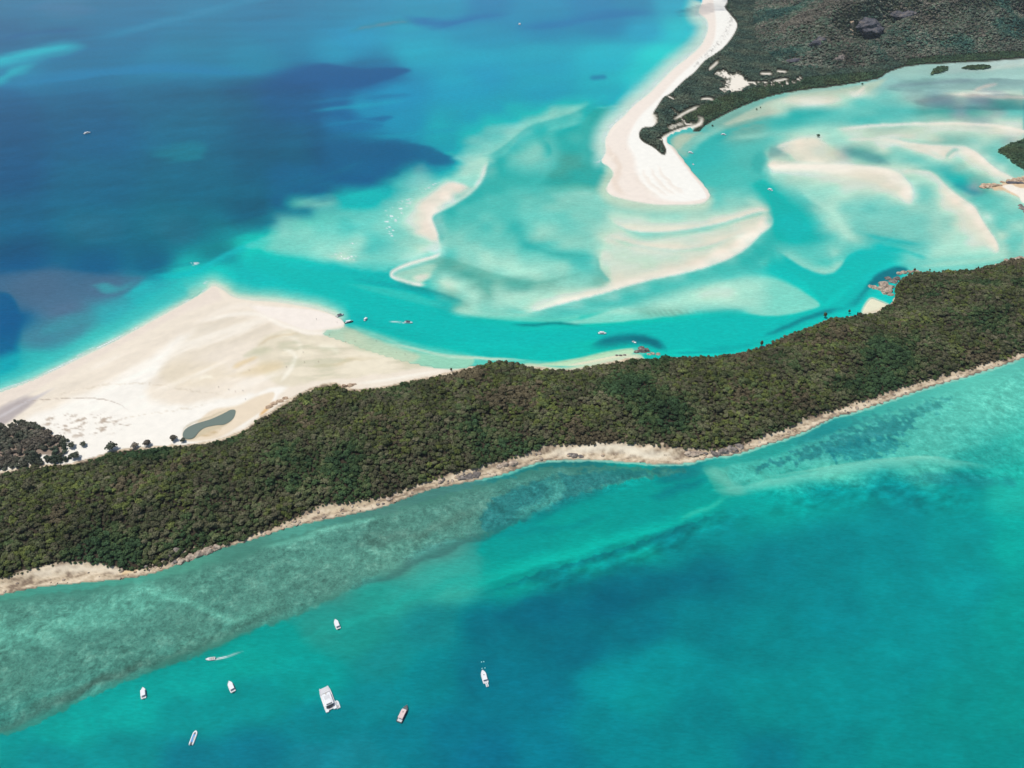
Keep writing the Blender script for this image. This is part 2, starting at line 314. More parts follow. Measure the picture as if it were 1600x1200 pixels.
def paint(M):
    B, S, P = M.base, M.S, M.P
    # open water colours by zone, cloud shade and left-hand haze included
    B([(0,0,(60,118,165)),(100,20,(82,122,168)),(0,60,(50,105,155)),(200,20,(68,120,168)),(300,40,(62,125,170)),(420,20,(55,125,172)),(520,20,(45,130,178)),(600,10,(25,130,182)),(700,8,(5,130,182)),(760,10,(0,112,175)),(840,8,(0,125,182)),(930,10,(0,115,178)),(1000,10,(0,118,175)),(1045,5,(10,150,195)),
       (100,55,(55,110,158)),(200,65,(50,118,165)),(300,70,(55,128,170)),(450,60,(55,132,178)),(550,60,(12,138,190)),(650,60,(0,145,190)),(750,50,(0,130,182)),(850,40,(0,122,180)),(950,35,(0,115,175)),(1010,50,(0,145,195)),(1060,45,(30,175,202)),
       (20,105,(40,130,175)),(120,105,(48,118,165)),(250,95,(45,130,175)),(400,95,(68,138,180)),(520,80,(25,143,188)),(650,90,(0,148,190)),(750,100,(0,150,195)),(850,90,(0,150,192)),(950,90,(0,165,200)),(1030,85,(40,190,205)),
       (0,160,(28,102,155)),(120,150,(45,110,158)),(250,145,(55,115,158)),(400,140,(55,110,152)),(500,125,(30,100,155)),(560,118,(5,98,152)),(600,112,(0,100,155)),(520,160,(20,115,160)),(620,150,(0,150,190)),(720,140,(0,163,195)),(850,140,(0,165,192)),(950,140,(10,178,195)),(1000,130,(60,195,205)),
       (0,210,(24,98,152)),(150,210,(42,108,158)),(300,200,(55,118,158)),(420,200,(28,105,148)),(500,200,(10,110,152)),(560,165,(20,145,185)),(640,190,(0,148,182)),(720,190,(0,160,180)),(800,185,(0,170,185)),(860,190,(20,180,182)),(920,190,(35,180,178)),
       (0,270,(20,94,148)),(150,290,(45,112,155)),(300,280,(48,115,152)),(420,260,(22,105,145)),(520,240,(5,108,148)),(600,245,(0,105,145)),(560,280,(5,112,142)),(690,200,(0,172,185)),
       (0,350,(45,105,150)),(150,360,(62,115,150)),(280,360,(62,118,148)),(400,330,(25,104,140)),(480,310,(15,112,142)),(340,400,(40,125,145)),
       (30,405,(22,90,140)),(150,412,(22,95,140)),(240,410,(30,98,135)),(60,450,(80,108,140)),(160,450,(78,115,145)),(10,500,(12,92,142)),(100,480,(82,115,145)),(60,530,(70,135,158)),(120,515,(72,140,160)),(0,560,(0,165,180)),(60,560,(50,185,185)),
       (180,490,(55,175,185)),(230,460,(40,185,190)),(150,530,(60,195,190)),(290,430,(40,195,190)),(340,420,(0,195,190)),
       (400,390,(10,195,190)),(450,430,(0,190,188)),(560,460,(0,182,180)),(650,500,(0,188,182)),(750,530,(0,190,182)),(850,530,(0,195,185)),(950,525,(0,195,180)),(1100,520,(0,200,188)),(1200,510,(0,195,185)),(1300,460,(0,200,190)),(1350,420,(0,200,195)),(1260,400,(20,185,180)),
       (500,360,(95,210,200)),(560,350,(75,205,200)),(620,370,(100,208,195)),
       (720,330,(75,190,180)),(800,330,(90,195,182)),(850,260,(70,190,182)),(900,300,(75,185,172)),(780,400,(120,208,192)),(850,420,(125,208,190)),(750,450,(125,205,188)),(900,450,(150,210,190)),(900,220,(50,175,172)),(850,380,(110,205,190)),(1000,350,(140,210,195)),(1100,340,(120,205,192)),(1000,420,(175,215,195)),
       (1100,240,(60,185,180)),(1140,280,(75,195,185)),(1180,250,(85,190,180)),(1200,330,(40,180,172)),(1250,290,(60,195,185)),(1300,320,(150,215,200)),(1400,350,(145,215,200)),(1350,290,(185,225,210)),(1480,340,(170,218,200)),(1550,310,(110,200,185)),(1580,350,(130,208,190)),(1450,390,(120,208,195)),
       (1250,200,(110,205,190)),(1350,180,(100,205,195)),(1450,180,(110,195,185)),(1400,140,(150,200,195)),(1500,130,(175,200,195)),(1580,120,(190,210,205)),(1580,170,(90,180,175)),(1550,200,(170,200,190)),(1300,160,(160,205,190)),(1450,210,(170,205,190)),(1500,280,(130,210,195)),
       (1150,190,(130,185,170)),(1420,110,(165,205,195)),
       # the near bay
       (1600,580,(90,190,175)),(1550,620,(95,200,182)),(1500,640,(85,190,175)),(1450,660,(75,180,168)),(1400,680,(60,170,160)),(1300,700,(35,145,148)),(1200,730,(40,160,152)),(1150,740,(50,170,160)),(1600,680,(55,185,170)),(1540,700,(45,170,160)),(1450,730,(70,185,170)),(1300,740,(90,200,180)),(1200,750,(70,190,172)),
       (1500,760,(10,150,148)),(1580,760,(30,175,162)),(1400,780,(0,140,145)),(1300,770,(0,148,148)),(1200,780,(0,165,158)),(1100,790,(0,165,155)),(1000,750,(0,160,152)),(1050,740,(20,130,135)),(1000,790,(0,155,150)),
       (900,740,(35,120,122)),(800,760,(35,130,130)),(850,780,(20,125,128)),(750,780,(75,135,130)),(800,830,(0,150,148)),(900,820,(0,160,150)),(700,800,(75,130,122)),(620,820,(80,132,122)),(550,840,(70,135,125)),(480,850,(85,160,145)),(680,850,(75,150,140)),
       (900,880,(10,160,150)),(800,900,(15,160,150)),(1000,860,(0,160,150)),(1050,850,(0,135,140)),(1150,830,(0,140,143)),(1000,900,(0,118,132)),(900,910,(0,125,135)),(1100,900,(0,115,130)),(1200,880,(0,128,138)),(1300,860,(0,135,142)),(1400,850,(0,140,145)),(1500,840,(0,148,148)),(1600,850,(10,165,155)),(1600,760,(35,180,165)),
       (400,880,(75,135,122)),(300,900,(80,150,132)),(200,930,(75,155,138)),(100,940,(70,150,135)),(0,960,(75,150,132)),(400,940,(75,135,122)),(500,900,(80,132,120)),(600,880,(85,150,135)),(200,1000,(65,135,122)),(100,1020,(62,132,120)),(0,1050,(60,125,112)),(300,980,(68,128,115)),(600,930,(40,158,146)),(700,910,(55,172,158)),(500,980,(40,155,145)),(430,1000,(0,160,152)),
       (0,1160,(0,150,148)),(100,1140,(0,162,155)),(200,1110,(0,165,158)),(300,1060,(0,165,158)),(380,1030,(0,165,155)),(80,1190,(0,140,145)),(200,1180,(0,142,145)),(300,1120,(0,145,145)),(300,1190,(0,120,138)),(400,1090,(0,145,145)),(400,1180,(0,118,138)),(480,1060,(0,155,150)),(560,1000,(30,150,142)),
       (500,1130,(14,132,142)),(480,1190,(22,128,144)),(560,1180,(22,132,146)),(600,1100,(18,136,145)),(600,1030,(25,140,142)),(680,980,(25,135,140)),(680,1060,(0,132,142)),(700,1150,(0,118,140)),(640,1150,(10,126,142)),(760,980,(0,112,130)),(750,1060,(0,115,135)),(760,1180,(0,115,142)),  # middle points keep a faint milky window reflection in the water colour
       (850,960,(0,108,128)),(950,940,(0,104,125)),(900,1020,(0,110,130)),(1000,980,(0,115,132)),(850,1080,(0,118,138)),(850,1170,(0,125,145)),(950,1060,(0,140,148)),(1000,1090,(0,148,152)),(950,1140,(0,132,142)),(1050,1030,(0,142,148)),(1100,980,(0,128,138)),(1100,1120,(0,130,138)),(1100,1190,(0,138,145)),(1200,1000,(0,136,142)),(1200,1100,(0,140,143)),(1200,1190,(0,125,140)),(1300,950,(0,134,142)),(1300,1080,(0,145,148)),(1300,1180,(0,140,145)),(1400,930,(0,142,146)),(1400,1050,(0,145,148)),(1400,1180,(0,145,145)),(1500,920,(0,148,150)),(1500,1100,(0,145,142)),(1600,950,(0,155,148)),(1600,1100,(0,148,142)),(1600,1200,(0,142,140)),
       (-150,0,(60,115,162)),(-150,400,(20,90,142)),(-150,900,(70,140,125)),(-150,1200,(0,140,145)),(1750,100,(170,205,195)),(1750,400,(120,200,185)),(1750,620,(60,180,170)),(1750,1000,(0,150,145)),(400,1350,(0,120,140)),(1200,1350,(0,135,140)),(0,-150,(50,110,165)),(600,-150,(10,120,175)),(1000,-150,(0,130,180))])
    # soft unevenness of the deep bed
    lf = smooth((620-M.PX)/200)*smooth((440-M.PY)/60)
    M.C += lf[..., None]*np.array((-16, 5, -4.))
    tc = smooth((M.PX-430)/220)*smooth((1120-M.PX)/60)*smooth((150-M.PY)/70)
    M.C += tc[..., None]*np.array((0, 26, 8.))
    str_ = fbm(M.WX, M.WY, 45, 4, .12, 5.0, 33.)
    M.C *= (1 + .04*smooth((700-M.PX)/200)*smooth((430-M.PY)/60)*str_)[..., None]
    n = (M.n4 * 0.7 + M.n2 * 0.4)
    M.C *= (1 + 0.05 * n)[..., None]
    # --- ocean side, streaks
    S((0,192,208),[(-60,104),(0,95),(50,82),(100,73),(140,71)],14,20,.95,5,'n2')
    S((5,185,200),[(-60,150),(0,126),(20,112),(60,98)],8,14,.8,4,'n2')
    S((30,120,165),[(60,96),(100,90),(140,76),(190,72)],3,4,.5,3,'n2')
    S((75,150,188),[(120,64),(200,48),(300,22),(400,0),(460,-20)],10,10,.6,5,'n2')
    S((45,135,182),[(-20,140),(60,130),(150,118),(240,112),(330,116),(420,118)],22,3,.8,4,'n2')
    S((80,125,168),[(0,22),(80,12),(180,18)],10,12,.4,5,'n2')
    S((35,95,148),[(0,65),(60,52),(130,46)],6,6,.5,5,'n2')
    P((42,148,165),[(205,236),(240,228),(290,220),(330,226),(312,248),(262,255),(225,246)],12,.8,8,'n2')
    P((38,158,175),[(240,250),(300,240),(318,248),(262,256)],8,.7,6,'n2')
    S((105,145,165),[(540,50),(580,42),(620,35),(658,33)],7,5,.9,2)
    S((0,112,175),[(625,26),(690,38),(740,30),(800,22)],12,14,.7,4,'n2')
    S((0,160,195),[(500,72),(560,60),(640,50),(700,44),(760,28),(830,20)],3,18,.5,4,'n2')
    S((0,120,178),[(800,44),(880,38),(950,24),(1030,20)],14,8,.6,3,'n2')
    S((0,105,160),[(920,122),(950,120)],6,6,.6)
    # dark streaky deep water, cloud shadows painted into its colour
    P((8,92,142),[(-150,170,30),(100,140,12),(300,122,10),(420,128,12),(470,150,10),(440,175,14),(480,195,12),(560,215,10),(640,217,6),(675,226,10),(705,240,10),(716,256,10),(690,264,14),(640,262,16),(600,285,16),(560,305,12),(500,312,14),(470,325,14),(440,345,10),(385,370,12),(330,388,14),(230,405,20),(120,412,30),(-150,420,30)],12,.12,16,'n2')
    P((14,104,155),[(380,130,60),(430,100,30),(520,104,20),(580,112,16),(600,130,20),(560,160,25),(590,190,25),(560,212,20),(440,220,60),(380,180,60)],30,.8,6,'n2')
    P((8,96,148),[(330,128,70),(400,108,50),(455,98,20),(505,97,6),(545,103,2.5),(600,104,2.5),(656,105,2.5),(642,113,4),(612,124,4),(590,131,5),(563,141,6),(525,147,14),(450,160,40),(350,165,70)],6,.85,2.5,'n2')  # crisp tongue of cloud shadow, put into the water colour
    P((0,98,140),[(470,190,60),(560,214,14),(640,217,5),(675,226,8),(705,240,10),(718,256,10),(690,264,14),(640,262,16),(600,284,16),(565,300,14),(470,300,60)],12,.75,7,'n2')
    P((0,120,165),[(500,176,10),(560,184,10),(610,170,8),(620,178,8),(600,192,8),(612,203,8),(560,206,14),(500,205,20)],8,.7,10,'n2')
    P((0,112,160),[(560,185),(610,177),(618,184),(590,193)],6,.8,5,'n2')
    S((12,140,180),[(470,160),(530,155),(590,152),(640,154)],5,5,.5,4,'n2'); S((0,150,186),[(500,196),(560,190),(620,196)],4,5,.5,4,'n2')
    S((0,168,195),[(480,172),(540,166),(600,160),(640,155)],4,8,.7,5,'n2')
    S((0,160,185),[(570,214),(620,211),(680,205),(740,202)],4,8,.6,3,'n2')
    S((5,122,168),[(560,155),(600,152),(650,148)],4,6,.6,5,'n2')
    S((90,190,190),[(540,330),(600,285),(640,250),(680,230)],20,10,0)
    for (x,y,w) in [(470,300,30),(430,335,36),(395,352,30),(520,270,26),(350,372,30)]:
        S((45,135,150),[(x-w*2,y+w*.55),(x,y),(x+w*2,y-w*.7)],5,6,.5,6,'n2')
    S((70,165,172),[(470,320),(520,312),(570,296)],6,10,.8,6,'n2')
    S((60,180,180),[(455,320),(500,305),(540,303)],3,10,.8,3,'n2')
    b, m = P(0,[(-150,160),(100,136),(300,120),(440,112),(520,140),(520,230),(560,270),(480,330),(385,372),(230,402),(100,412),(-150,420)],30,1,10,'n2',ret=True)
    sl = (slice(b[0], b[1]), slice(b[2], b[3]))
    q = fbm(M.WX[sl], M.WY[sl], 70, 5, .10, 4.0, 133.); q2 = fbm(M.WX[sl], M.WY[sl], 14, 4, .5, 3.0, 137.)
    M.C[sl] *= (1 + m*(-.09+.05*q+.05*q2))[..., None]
    # left water greyed by a painted window-reflection haze, its ragged turquoise margin
    P((74,112,142),[(-150,420,30),(0,415,20),(100,418,10),(190,425,10),(240,428,10),(215,445,8),(190,465,10),(135,470,14),(105,480,14),(40,495,20),(-150,500,30)],14,.7,8,'n2')
    P((0,92,142),[(-150,440,10),(-10,452,8),(18,458,8),(32,480,8),(38,510,14),(36,540,20),(20,560,20),(-150,600,20)],12,.85)
    P((62,165,175),[(130,446),(165,436),(185,446),(210,440),(190,458),(165,462),(150,455)],10,.8,7,'n2')
    P((62,155,168),[(60,505),(110,482),(160,478),(200,460),(260,440),(300,430),(220,470),(130,515),(60,535)],14,.55,10,'n2')
    P((55,190,188),[(-80,650,4),(0,606,4),(120,556,4),(235,498,4),(330,440,4),(325,425,25),(250,440,30),(150,500,40),(60,545,40),(0,575,30),(-80,600,30)],14,.7)
    P((120,215,200),[(-80,652,3),(0,613,3),(120,562,3),(235,503,3),(332,447,3),(330,438,6),(235,488,10),(120,548,10),(0,598,10),(-80,640,10)],5,.75)
    S((0,190,195),[(225,430),(300,425),(345,400),(420,372)],5,12,.8,4,'n2')
    S((25,135,150),[(215,432),(250,420),(300,410),(330,404)],4,5,.5,5,'n2')
    # upper turquoise slope between ocean and bars
    P((0,185,188),[(560,296,10),(620,262,20),(690,258,25),(720,225,20),(800,200,20),(860,180,20),(920,160,25),(960,150,30),(900,220,20),(820,230,20),(740,262,20),(640,320,20),(560,350,30),(540,320,12)],18,.45,6,'n2')
    S((0,185,185),[(535,325),(545,310),(575,300),(610,290)],8,26,.8)
    # broad pale shoals left of the bar
    P((120,215,202),[(372,384,10),(420,360,12),(470,348,16),(520,335,25),(580,320,30),(640,280,30),(700,262,14),(742,240,10),(764,247,2),(756,275,2),(740,300,2),(680,336,2),(684,362,2),(688,390,2),(668,402,4),(612,424,6),(610,432,8),(560,424,8),(500,414,14),(440,405,16),(400,398,16)],14,.62,5)
    P((165,225,208),[(575,345,20),(640,300,20),(700,272,14),(744,242,8),(764,248,2),(756,275,2),(738,300,2),(680,336,2),(686,365,2),(688,392,2),(640,400,16),(590,380,30)],20,.75,4)
    P((238,224,212),[(622,338,22),(655,308,16),(690,282,14),(714,280,10),(740,297,3),(716,313,3),(680,335,2.5),(679,348,2.5),(686,368,4),(680,380,8),(650,374,16),(620,358,22)],14,.95,2)
    P((185,222,212),[(700,246),(735,238),(760,250),(750,272),(715,276),(728,262)],12,.6,6,'n2')
    S((235,225,212),[(740,300),(720,312),(698,325),(678,336)],3,8,.9)
    S((225,225,212),[(762,258),(757,278),(740,299)],3,8,.6)
    S((80,185,185),[(690,236),(720,246),(748,252)],6,4,.7,3)
    S((120,190,190),[(705,258),(740,262),(760,254)],3,4,.5,2)
    S((236,226,212),[(684,342),(676,352),(680,364),(672,374)],14,3,.8)
    S((242,230,214),[(690,388),(684,397),(668,403),(640,411),(618,420),(610,427),(613,434),(630,441),(650,446),(672,445)],5,2,1,0,taper=(.12,.12))
    P((205,222,200),[(612,428,4),(640,414,10),(680,405,10),(690,416,14),(672,436,8),(655,446,3),(632,442,3)],8,.7)
    P((232,225,208),[(640,432),(655,425),(675,424),(678,434),(660,443),(645,441)],8,.8)
    P((185,222,205),[(500,398,10),(530,392,10),(562,404,8),(560,412,6),(520,410,8)],8,.7,3)
    P((95,200,198),[(555,390),(600,370),(640,392),(610,405),(575,402)],18,.55)
    P((40,185,188),[(540,352),(560,345),(570,356),(545,364)],12,.5)
    P((35,180,180),[(553,395),(566,392),(575,400),(562,402)],6,.5)
    # --- main channel
    P((0,188,182),[(400,386,14),(440,405,14),(500,418,8),(560,428,5),(612,436,3),(650,449,3),(690,458,3),(722,472,3),(735,476,3),(705,484,6),(740,498,8),(800,512,8),(860,514,8),(905,509,4),(960,506,4),(1040,498,10),(1100,492,8),(1160,492,6),(1220,495,5),(1262,486,6),(1300,470,10),(1345,430,14),(1390,440,8),(1340,480,10),(1290,492,8),(1200,528,8),(1150,546,6),(1050,548,6),(940,536,10),(860,545,14),(790,552,14),(720,545,20),(640,525,16),(570,500,10),(530,484,14),(470,462,20),(410,440,30),(370,420,30)],10,.9,2)
    P((0,165,168),[(560,432),(620,440),(680,455),(730,473),(700,474),(620,455),(560,443)],7,.7)
    S((30,140,140),[(612,436),(640,446),(690,457),(730,473)],3,8,.6)
    P((70,198,188),[(514,441,4),(560,441,4),(620,450,4),(660,460,4),(690,472,6),(708,484,6),(680,488,14),(600,470,16),(540,450,10)],8,.7)
    P((0,168,165),[(430,420),(500,440),(560,470),(520,475),(460,450)],26,.5)
    P((0,205,195),[(720,528),(820,530),(830,550),(760,556),(700,545)],20,.5)
    P((110,210,190),[(705,484,3),(735,476,3),(780,480,5),(825,489,4),(900,486,4),(905,500,6),(860,505,3),(800,503,3),(740,496,4)],6,.85)
    S((150,220,202),[(702,484),(740,488),(800,492),(850,492)],4,7,.7)
    S((0,120,125),[(795,507),(830,508),(860,505),(890,506),(915,509)],3,3.5,.9,1)
    S((25,120,118),[(865,505),(885,506),(910,509)],2,2,.6)
    # --- central lagoon swirls
    P((60,178,170),[(686,338,3),(740,302,4),(760,278,4),(770,255,6),(800,232,10),(830,210,12),(880,200,12),(860,240,14),(840,290,16),(780,310,20),(730,330,20),(700,350,14)],14,.75)
    P((52,172,165),[(858,214,8),(900,195,8),(915,180,5),(930,168,4),(960,165,10),(950,200,10),(942,225,8),(942,240,5),(930,252,4),(948,268,5),(945,290,6),(940,300,10),(900,292,12),(860,300,14),(830,290,20),(862,262,10),(864,240,10),(850,220,8)],12,.9)
    P((100,205,195),[(820,225,14),(845,218,14),(855,235,6),(864,240,6),(856,260,12),(830,272,18),(790,275,25),(780,250,20)],16,.8)
    P((48,158,150),[(862,258),(900,250),(922,255),(900,290),(870,292),(850,285)],16,.55,4)
    P((130,215,200),[(770,256,3),(800,232,3),(818,205,3),(840,196,4),(880,182,4),(900,178,4),(915,166,3),(930,155,3),(960,146,3),(940,146,14),(880,165,20),(820,190,20),(760,230,16),(745,243,10)],10,.75,2)
    P((70,205,200),[(700,245,20),(760,215,16),(830,180,16),(900,160,16),(950,146,10),(975,143,4),(940,158,4),(880,182,4),(830,200,6),(790,222,10),(750,244,10)],14,.5)
    S((115,212,200),[(850,212),(880,200),(905,190)],14,6,.6)
    S((60,190,188),[(930,168),(960,166),(985,163)],2,2,.8)
    S((120,215,205),[(922,169),(950,167),(980,164)],1.5,1.5,.9)
    P((130,212,198),[(855,302,6),(890,296,6),(930,300,8),(950,318,10),(1000,325,14),(960,340,16),(900,325,14),(870,318,10)],14,.7)
    S((65,165,150),[(840,305),(870,298),(905,292),(935,298),(955,312)],10,4,.6)
    S((85,190,175),[(880,306),(930,316),(980,330),(1030,334)],5,9,.5)
    S((160,222,205),[(900,300),(940,306),(970,318)],4,5,.5)
    P((85,192,180),[(700,345,10),(760,330,20),(800,345,16),(790,380,16),(740,392,20),(700,372,10)],18,.4)
    S((75,180,170),[(715,350),(740,356),(775,352)],9,9,.6,4)
    S((150,220,205),[(800,312),(850,335),(900,352),(940,372)],6,9,.35)
    P((48,174,168),[(800,335,24),(818,332,24),(828,352,18),(826,370,10),(845,388,6),(890,396,4),(905,398,4),(880,404,10),(840,400,12),(810,385,14),(796,362,14)],14,.8)
    S((45,150,150),[(822,381),(840,388),(865,394),(900,398)],3,5,.4)
    P((88,195,185),[(880,414,4),(905,398,3),(925,398,3),(934,404,2),(937,418,2),(945,430,3),(953,438,3),(935,440,14),(900,425,14)],10,.75)
    S((100,180,168),[(915,398),(930,400),(937,412),(940,426),(953,438)],3,2,.7)
    P((150,218,200),[(740,372,14),(790,385,14),(830,402,14),(880,412,10),(900,420,14),(850,440,16),(790,430,20),(740,410,16)],16,.7)
    S((165,222,205),[(822,372),(850,362),(890,358),(930,362)],12,10,.5)
    P((80,175,160),[(650,410,4),(690,402,8),(720,410,8),(760,424,6),(810,436,6),(860,440,4),(830,446,5),(790,446,5),(760,445,5),(730,437,6),(712,424,8),(680,416,8)],8,.8,2)
    S((90,172,155),[(810,446),(850,440),(890,432)],3,4,.6,2)
    S((95,178,162),[(740,440),(760,452),(768,465)],5,5,.7,2)
    P((172,220,200),[(680,440,10),(700,425,10),(712,436,6),(740,452,8),(760,470,8),(730,466,6),(700,455,6)],8,.6)
    P((165,220,200),[(790,455,10),(850,445,10),(900,440,10),(925,450,8),(900,464,8),(850,478,6),(820,486,4),(790,478,10)],14,.6,3)
    S((140,200,180),[(830,470),(870,452),(910,445),(950,440)],4,6,.5,3)
    # lower channel slope strip under long bar
    P((85,198,185),[(790,491,6),(825,491,2),(870,480,2),(940,462,2),(1010,442,2),(1080,427,2),(1130,411,2),(1165,392,2),(1190,368,2),(1206,356,2),(1230,380,20),(1200,420,12),(1140,428,10),(1050,458,8),(960,482,5),(900,496,5),(860,500,5)],8,.9)
    P((45,180,172),[(1190,372,4),(1207,352,3),(1240,370,14),(1225,395,10),(1190,410,14),(1165,404,6)],12,.8)
    # the long curved bar
    P((200,218,198),[(800,492,3),(828,489,2),(870,478,2),(940,460,2),(1010,440,2),(1080,425,2),(1130,409,2),(1165,390,2),(1190,366,2),(1205,354,2),(1209,345,2),(1200,328,5),(1170,332,10),(1120,345,14),(1060,362,14),(990,366,14),(942,366,24),(936,396,6),(939,420,3),(952,440,4),(920,458,14),(860,474,10)],12,.85,1)
    P((160,215,198),[(952,376,6),(1000,390,6),(1060,396,8),(1100,390,10),(1080,408,16),(1020,420,20),(960,410,14),(945,390,8)],16,.6)
    P((238,225,208),[(826,489,1.5),(870,478,1.5),(940,460,1.5),(1010,440,1.5),(1080,425,1.5),(1130,409,1.5),(1165,390,1.5),(1190,366,1.5),(1205,354,1.5),(1209,345,1.5),(1202,333,5),(1180,345,14),(1150,365,20),(1110,385,22),(1050,408,26),(980,428,24),(920,448,14),(870,468,8)],8,.92,1)
    # pale ridges of the fan
    S((238,224,208),[(950,338),(962,350),(990,361),(1030,363),(1080,358),(1130,348),(1180,333),(1200,329)],14,2,.85,0,taper=(.2,0))
    P((185,222,205),[(948,330,8),(975,342,16),(1030,350,16),(1090,346,14),(1050,362,3),(1000,362,3),(962,352,3),(950,342,4)],8,.6)
    S((100,200,188),[(985,364),(1040,367),(1090,360),(1140,352)],2,8,.75)
    S((232,220,204),[(942,364),(975,376),(1010,384),(1060,389),(1110,382),(1150,366),(1190,350),(1205,345)],14,3,.8,0,taper=(.2,0))
    S((120,205,192),[(1000,315),(1050,333),(1100,330),(1160,316)],10,10,.5)
    S((150,220,205),[(1110,318),(1160,312),(1195,322),(1206,336)],6,6,.6)
    P((60,182,175),[(1100,318,6),(1140,305,10),(1185,312,8),(1160,320,8),(1120,330,8)],10,.4)
    # fan plate under the strip
    P((150,220,202),[(860,505,3),(905,498,3),(960,482,3),(1050,458,3),(1100,444,6),(1150,430,8),(1200,425,14),(1240,440,10),(1275,465,5),(1283,478,3),(1262,486,3),(1225,494,2),(1185,494,3),(1150,486,5),(1100,486,3),(1040,496,2),(960,505,2),(905,508,3)],8,.85,1)
    P((178,226,206),[(1050,466),(1110,448),(1180,440),(1190,455),(1140,475),(1060,482)],26,.6)
    P((118,198,178),[(1000,484,4),(1040,480,3),(1080,484,4),(1120,481,4),(1150,486,3),(1110,489,3),(1050,496,3),(1010,496,6)],5,.75,2)
    # --- dark notch near the rocks in the channel
    S((0,112,128),[(920,541),(950,532),(985,527),(1015,530),(1034,540),(1044,551)],10,18,.85,2)
    S((0,104,120),[(985,531),(1015,533),(1036,547)],8,9,.6,1)
    P((0,150,155),[(1040,552),(1100,540),(1180,530),(1260,498),(1310,480),(1345,448),(1365,440),(1345,480),(1290,498),(1200,535),(1150,552)],12,.7)
    P((0,95,115),[(1370,425,6),(1400,415,6),(1425,418,6),(1395,440,5),(1368,448,6),(1345,470,8),(1330,480,8),(1345,452,10)],8,.75,3)
    S((0,95,115),[(1190,528),(1240,506),(1290,488),(1320,482)],6,6,.6,2)
    S((50,150,160),[(1050,552),(1150,549)],3,3,.5)
    # --- east channel
    P((0,182,172),[(1165,290,20),(1195,275,10),(1215,290,14),(1250,330,16),(1262,350,16),(1255,375,14),(1280,400,16),(1210,372,8),(1206,345,6),(1200,330,10),(1185,310,16)],14,.9)
    P((35,188,180),[(1210,385,6),(1245,418,4),(1280,430,3),(1306,425,4),(1322,402,6),(1360,388,8),(1420,398,8),(1450,405,6),(1400,412,12),(1350,440,14),(1300,470,10),(1284,478,4),(1262,452,10),(1225,425,14),(1195,415,12)],10,.75)
    P((60,185,178),[(1060,230,6),(1075,215,6),(1105,207,4),(1150,196,4),(1195,184,6),(1250,176,8),(1290,170,8),(1330,166,8),(1350,170,8),(1290,180,6),(1200,194,6),(1150,208,8),(1130,225,12),(1100,250,16),(1085,258,8)],8,.8)
    P((38,165,165),[(1110,214),(1160,200),(1200,190),(1260,180),(1200,200),(1150,214),(1120,224)],10,.6)
    P((55,175,168),[(1190,232,8),(1200,240,4),(1195,260,4),(1190,275,8),(1170,270,14),(1170,245,12)],10,.6)
    P((90,198,188),[(1110,300,10),(1150,260,20),(1180,290,16),(1180,310,8),(1140,310,10)],20,.5)
    P((165,185,165),[(1046,216,4),(1070,206,6),(1110,204,6),(1075,222,14),(1062,240,6),(1050,232,3)],8,.8)
    S((120,172,140),[(1046,228),(1056,240),(1070,258),(1085,276),(1100,294),(1110,308),(1105,318)],3,5,.7,taper=(.1,.1))
    S((140,180,160),[(1052,218),(1058,230),(1075,245)],6,8,.6)
    P((190,205,185),[(1050,216,3),(1065,207,4),(1105,206,4),(1130,192,3),(1165,174,3),(1202,156,3),(1250,145,3),(1300,139,3),(1340,132,3),(1390,120,4),(1360,150,12),(1310,168,6),(1240,177,5),(1190,184,4),(1140,197,4),(1090,210,6),(1070,225,8)],6,.85,1)
    P((215,212,195),[(1130,195),(1180,178),(1250,168),(1240,175),(1190,184),(1150,193)],6,.6)
    P((160,200,185),[(1200,158),(1260,150),(1320,145),(1320,160),(1260,166),(1210,170)],10,.5,3)
    S((240,230,215),[(1243,166),(1275,162),(1308,160)],3,2,.9,1)
    S((240,228,212),[(1330,152),(1340,146),(1345,140),(1355,134)],3,4,.9,1)
    S((235,225,208),[(1328,143),(1336,150),(1352,151)],2,4,.8,1)
    # pale rib in the upper channel
    P((165,225,208),[(1138,216,3),(1170,208,4),(1220,202,4),(1300,193,5),(1300,203,8),(1240,214,6),(1190,218,6),(1150,220,4)],5,.6)
    P((105,205,192),[(1195,196),(1250,187),(1330,182),(1400,184),(1330,192),(1240,202)],9,.6)
    P((75,200,190),[(1200,190,4),(1260,178,4),(1330,172,5),(1400,178,8),(1440,182,8),(1380,188,6),(1290,194,6),(1230,198,6)],6,.5)
    S((60,150,152),[(1410,181),(1460,176),(1520,169),(1600,165),(1700,160)],4,7,.8,2,'n2')
    S((70,195,185),[(1330,170),(1400,172),(1470,175)],5,5,.4)
    # --- east flats
    P((172,216,200),[(1200,215,20),(1300,196,16),(1450,190,14),(1600,192,20),(1750,190,20),(1750,390,20),(1560,402,10),(1450,402,16),(1360,380,30),(1300,330,30),(1240,290,20),(1200,262,10)],30,.55,4)
    P((150,205,195),[(1330,150,20),(1400,120,12),(1470,108,10),(1600,98,8),(1750,90,10),(1750,170,20),(1500,172,16),(1380,165,16)],20,.5,6,'n2')
    P((205,210,198),[(1440,148,14),(1500,138,14),(1600,140,14),(1700,145,14),(1700,158,14),(1540,156,12),(1460,156,12)],14,.7,5,'n2')
    S((170,178,178),[(1400,150),(1450,154),(1520,150),(1600,156)],6,6,.5,5,'n2')
    S((135,160,168),[(1380,136),(1430,130),(1480,128),(1540,124)],6,7,.55,6,'n2')  # grey cloud shadow painted onto the flats, here and in the next stroke
    S((120,168,170),[(1430,166),(1500,160),(1560,158),(1620,160)],6,6,.5,6,'n2')
    S((240,230,214),[(1519,142),(1540,134),(1560,130)],2,4,.8,1); S((236,226,208),[(1470,147),(1510,147),(1560,151),(1640,152)],3,4,.8,2)
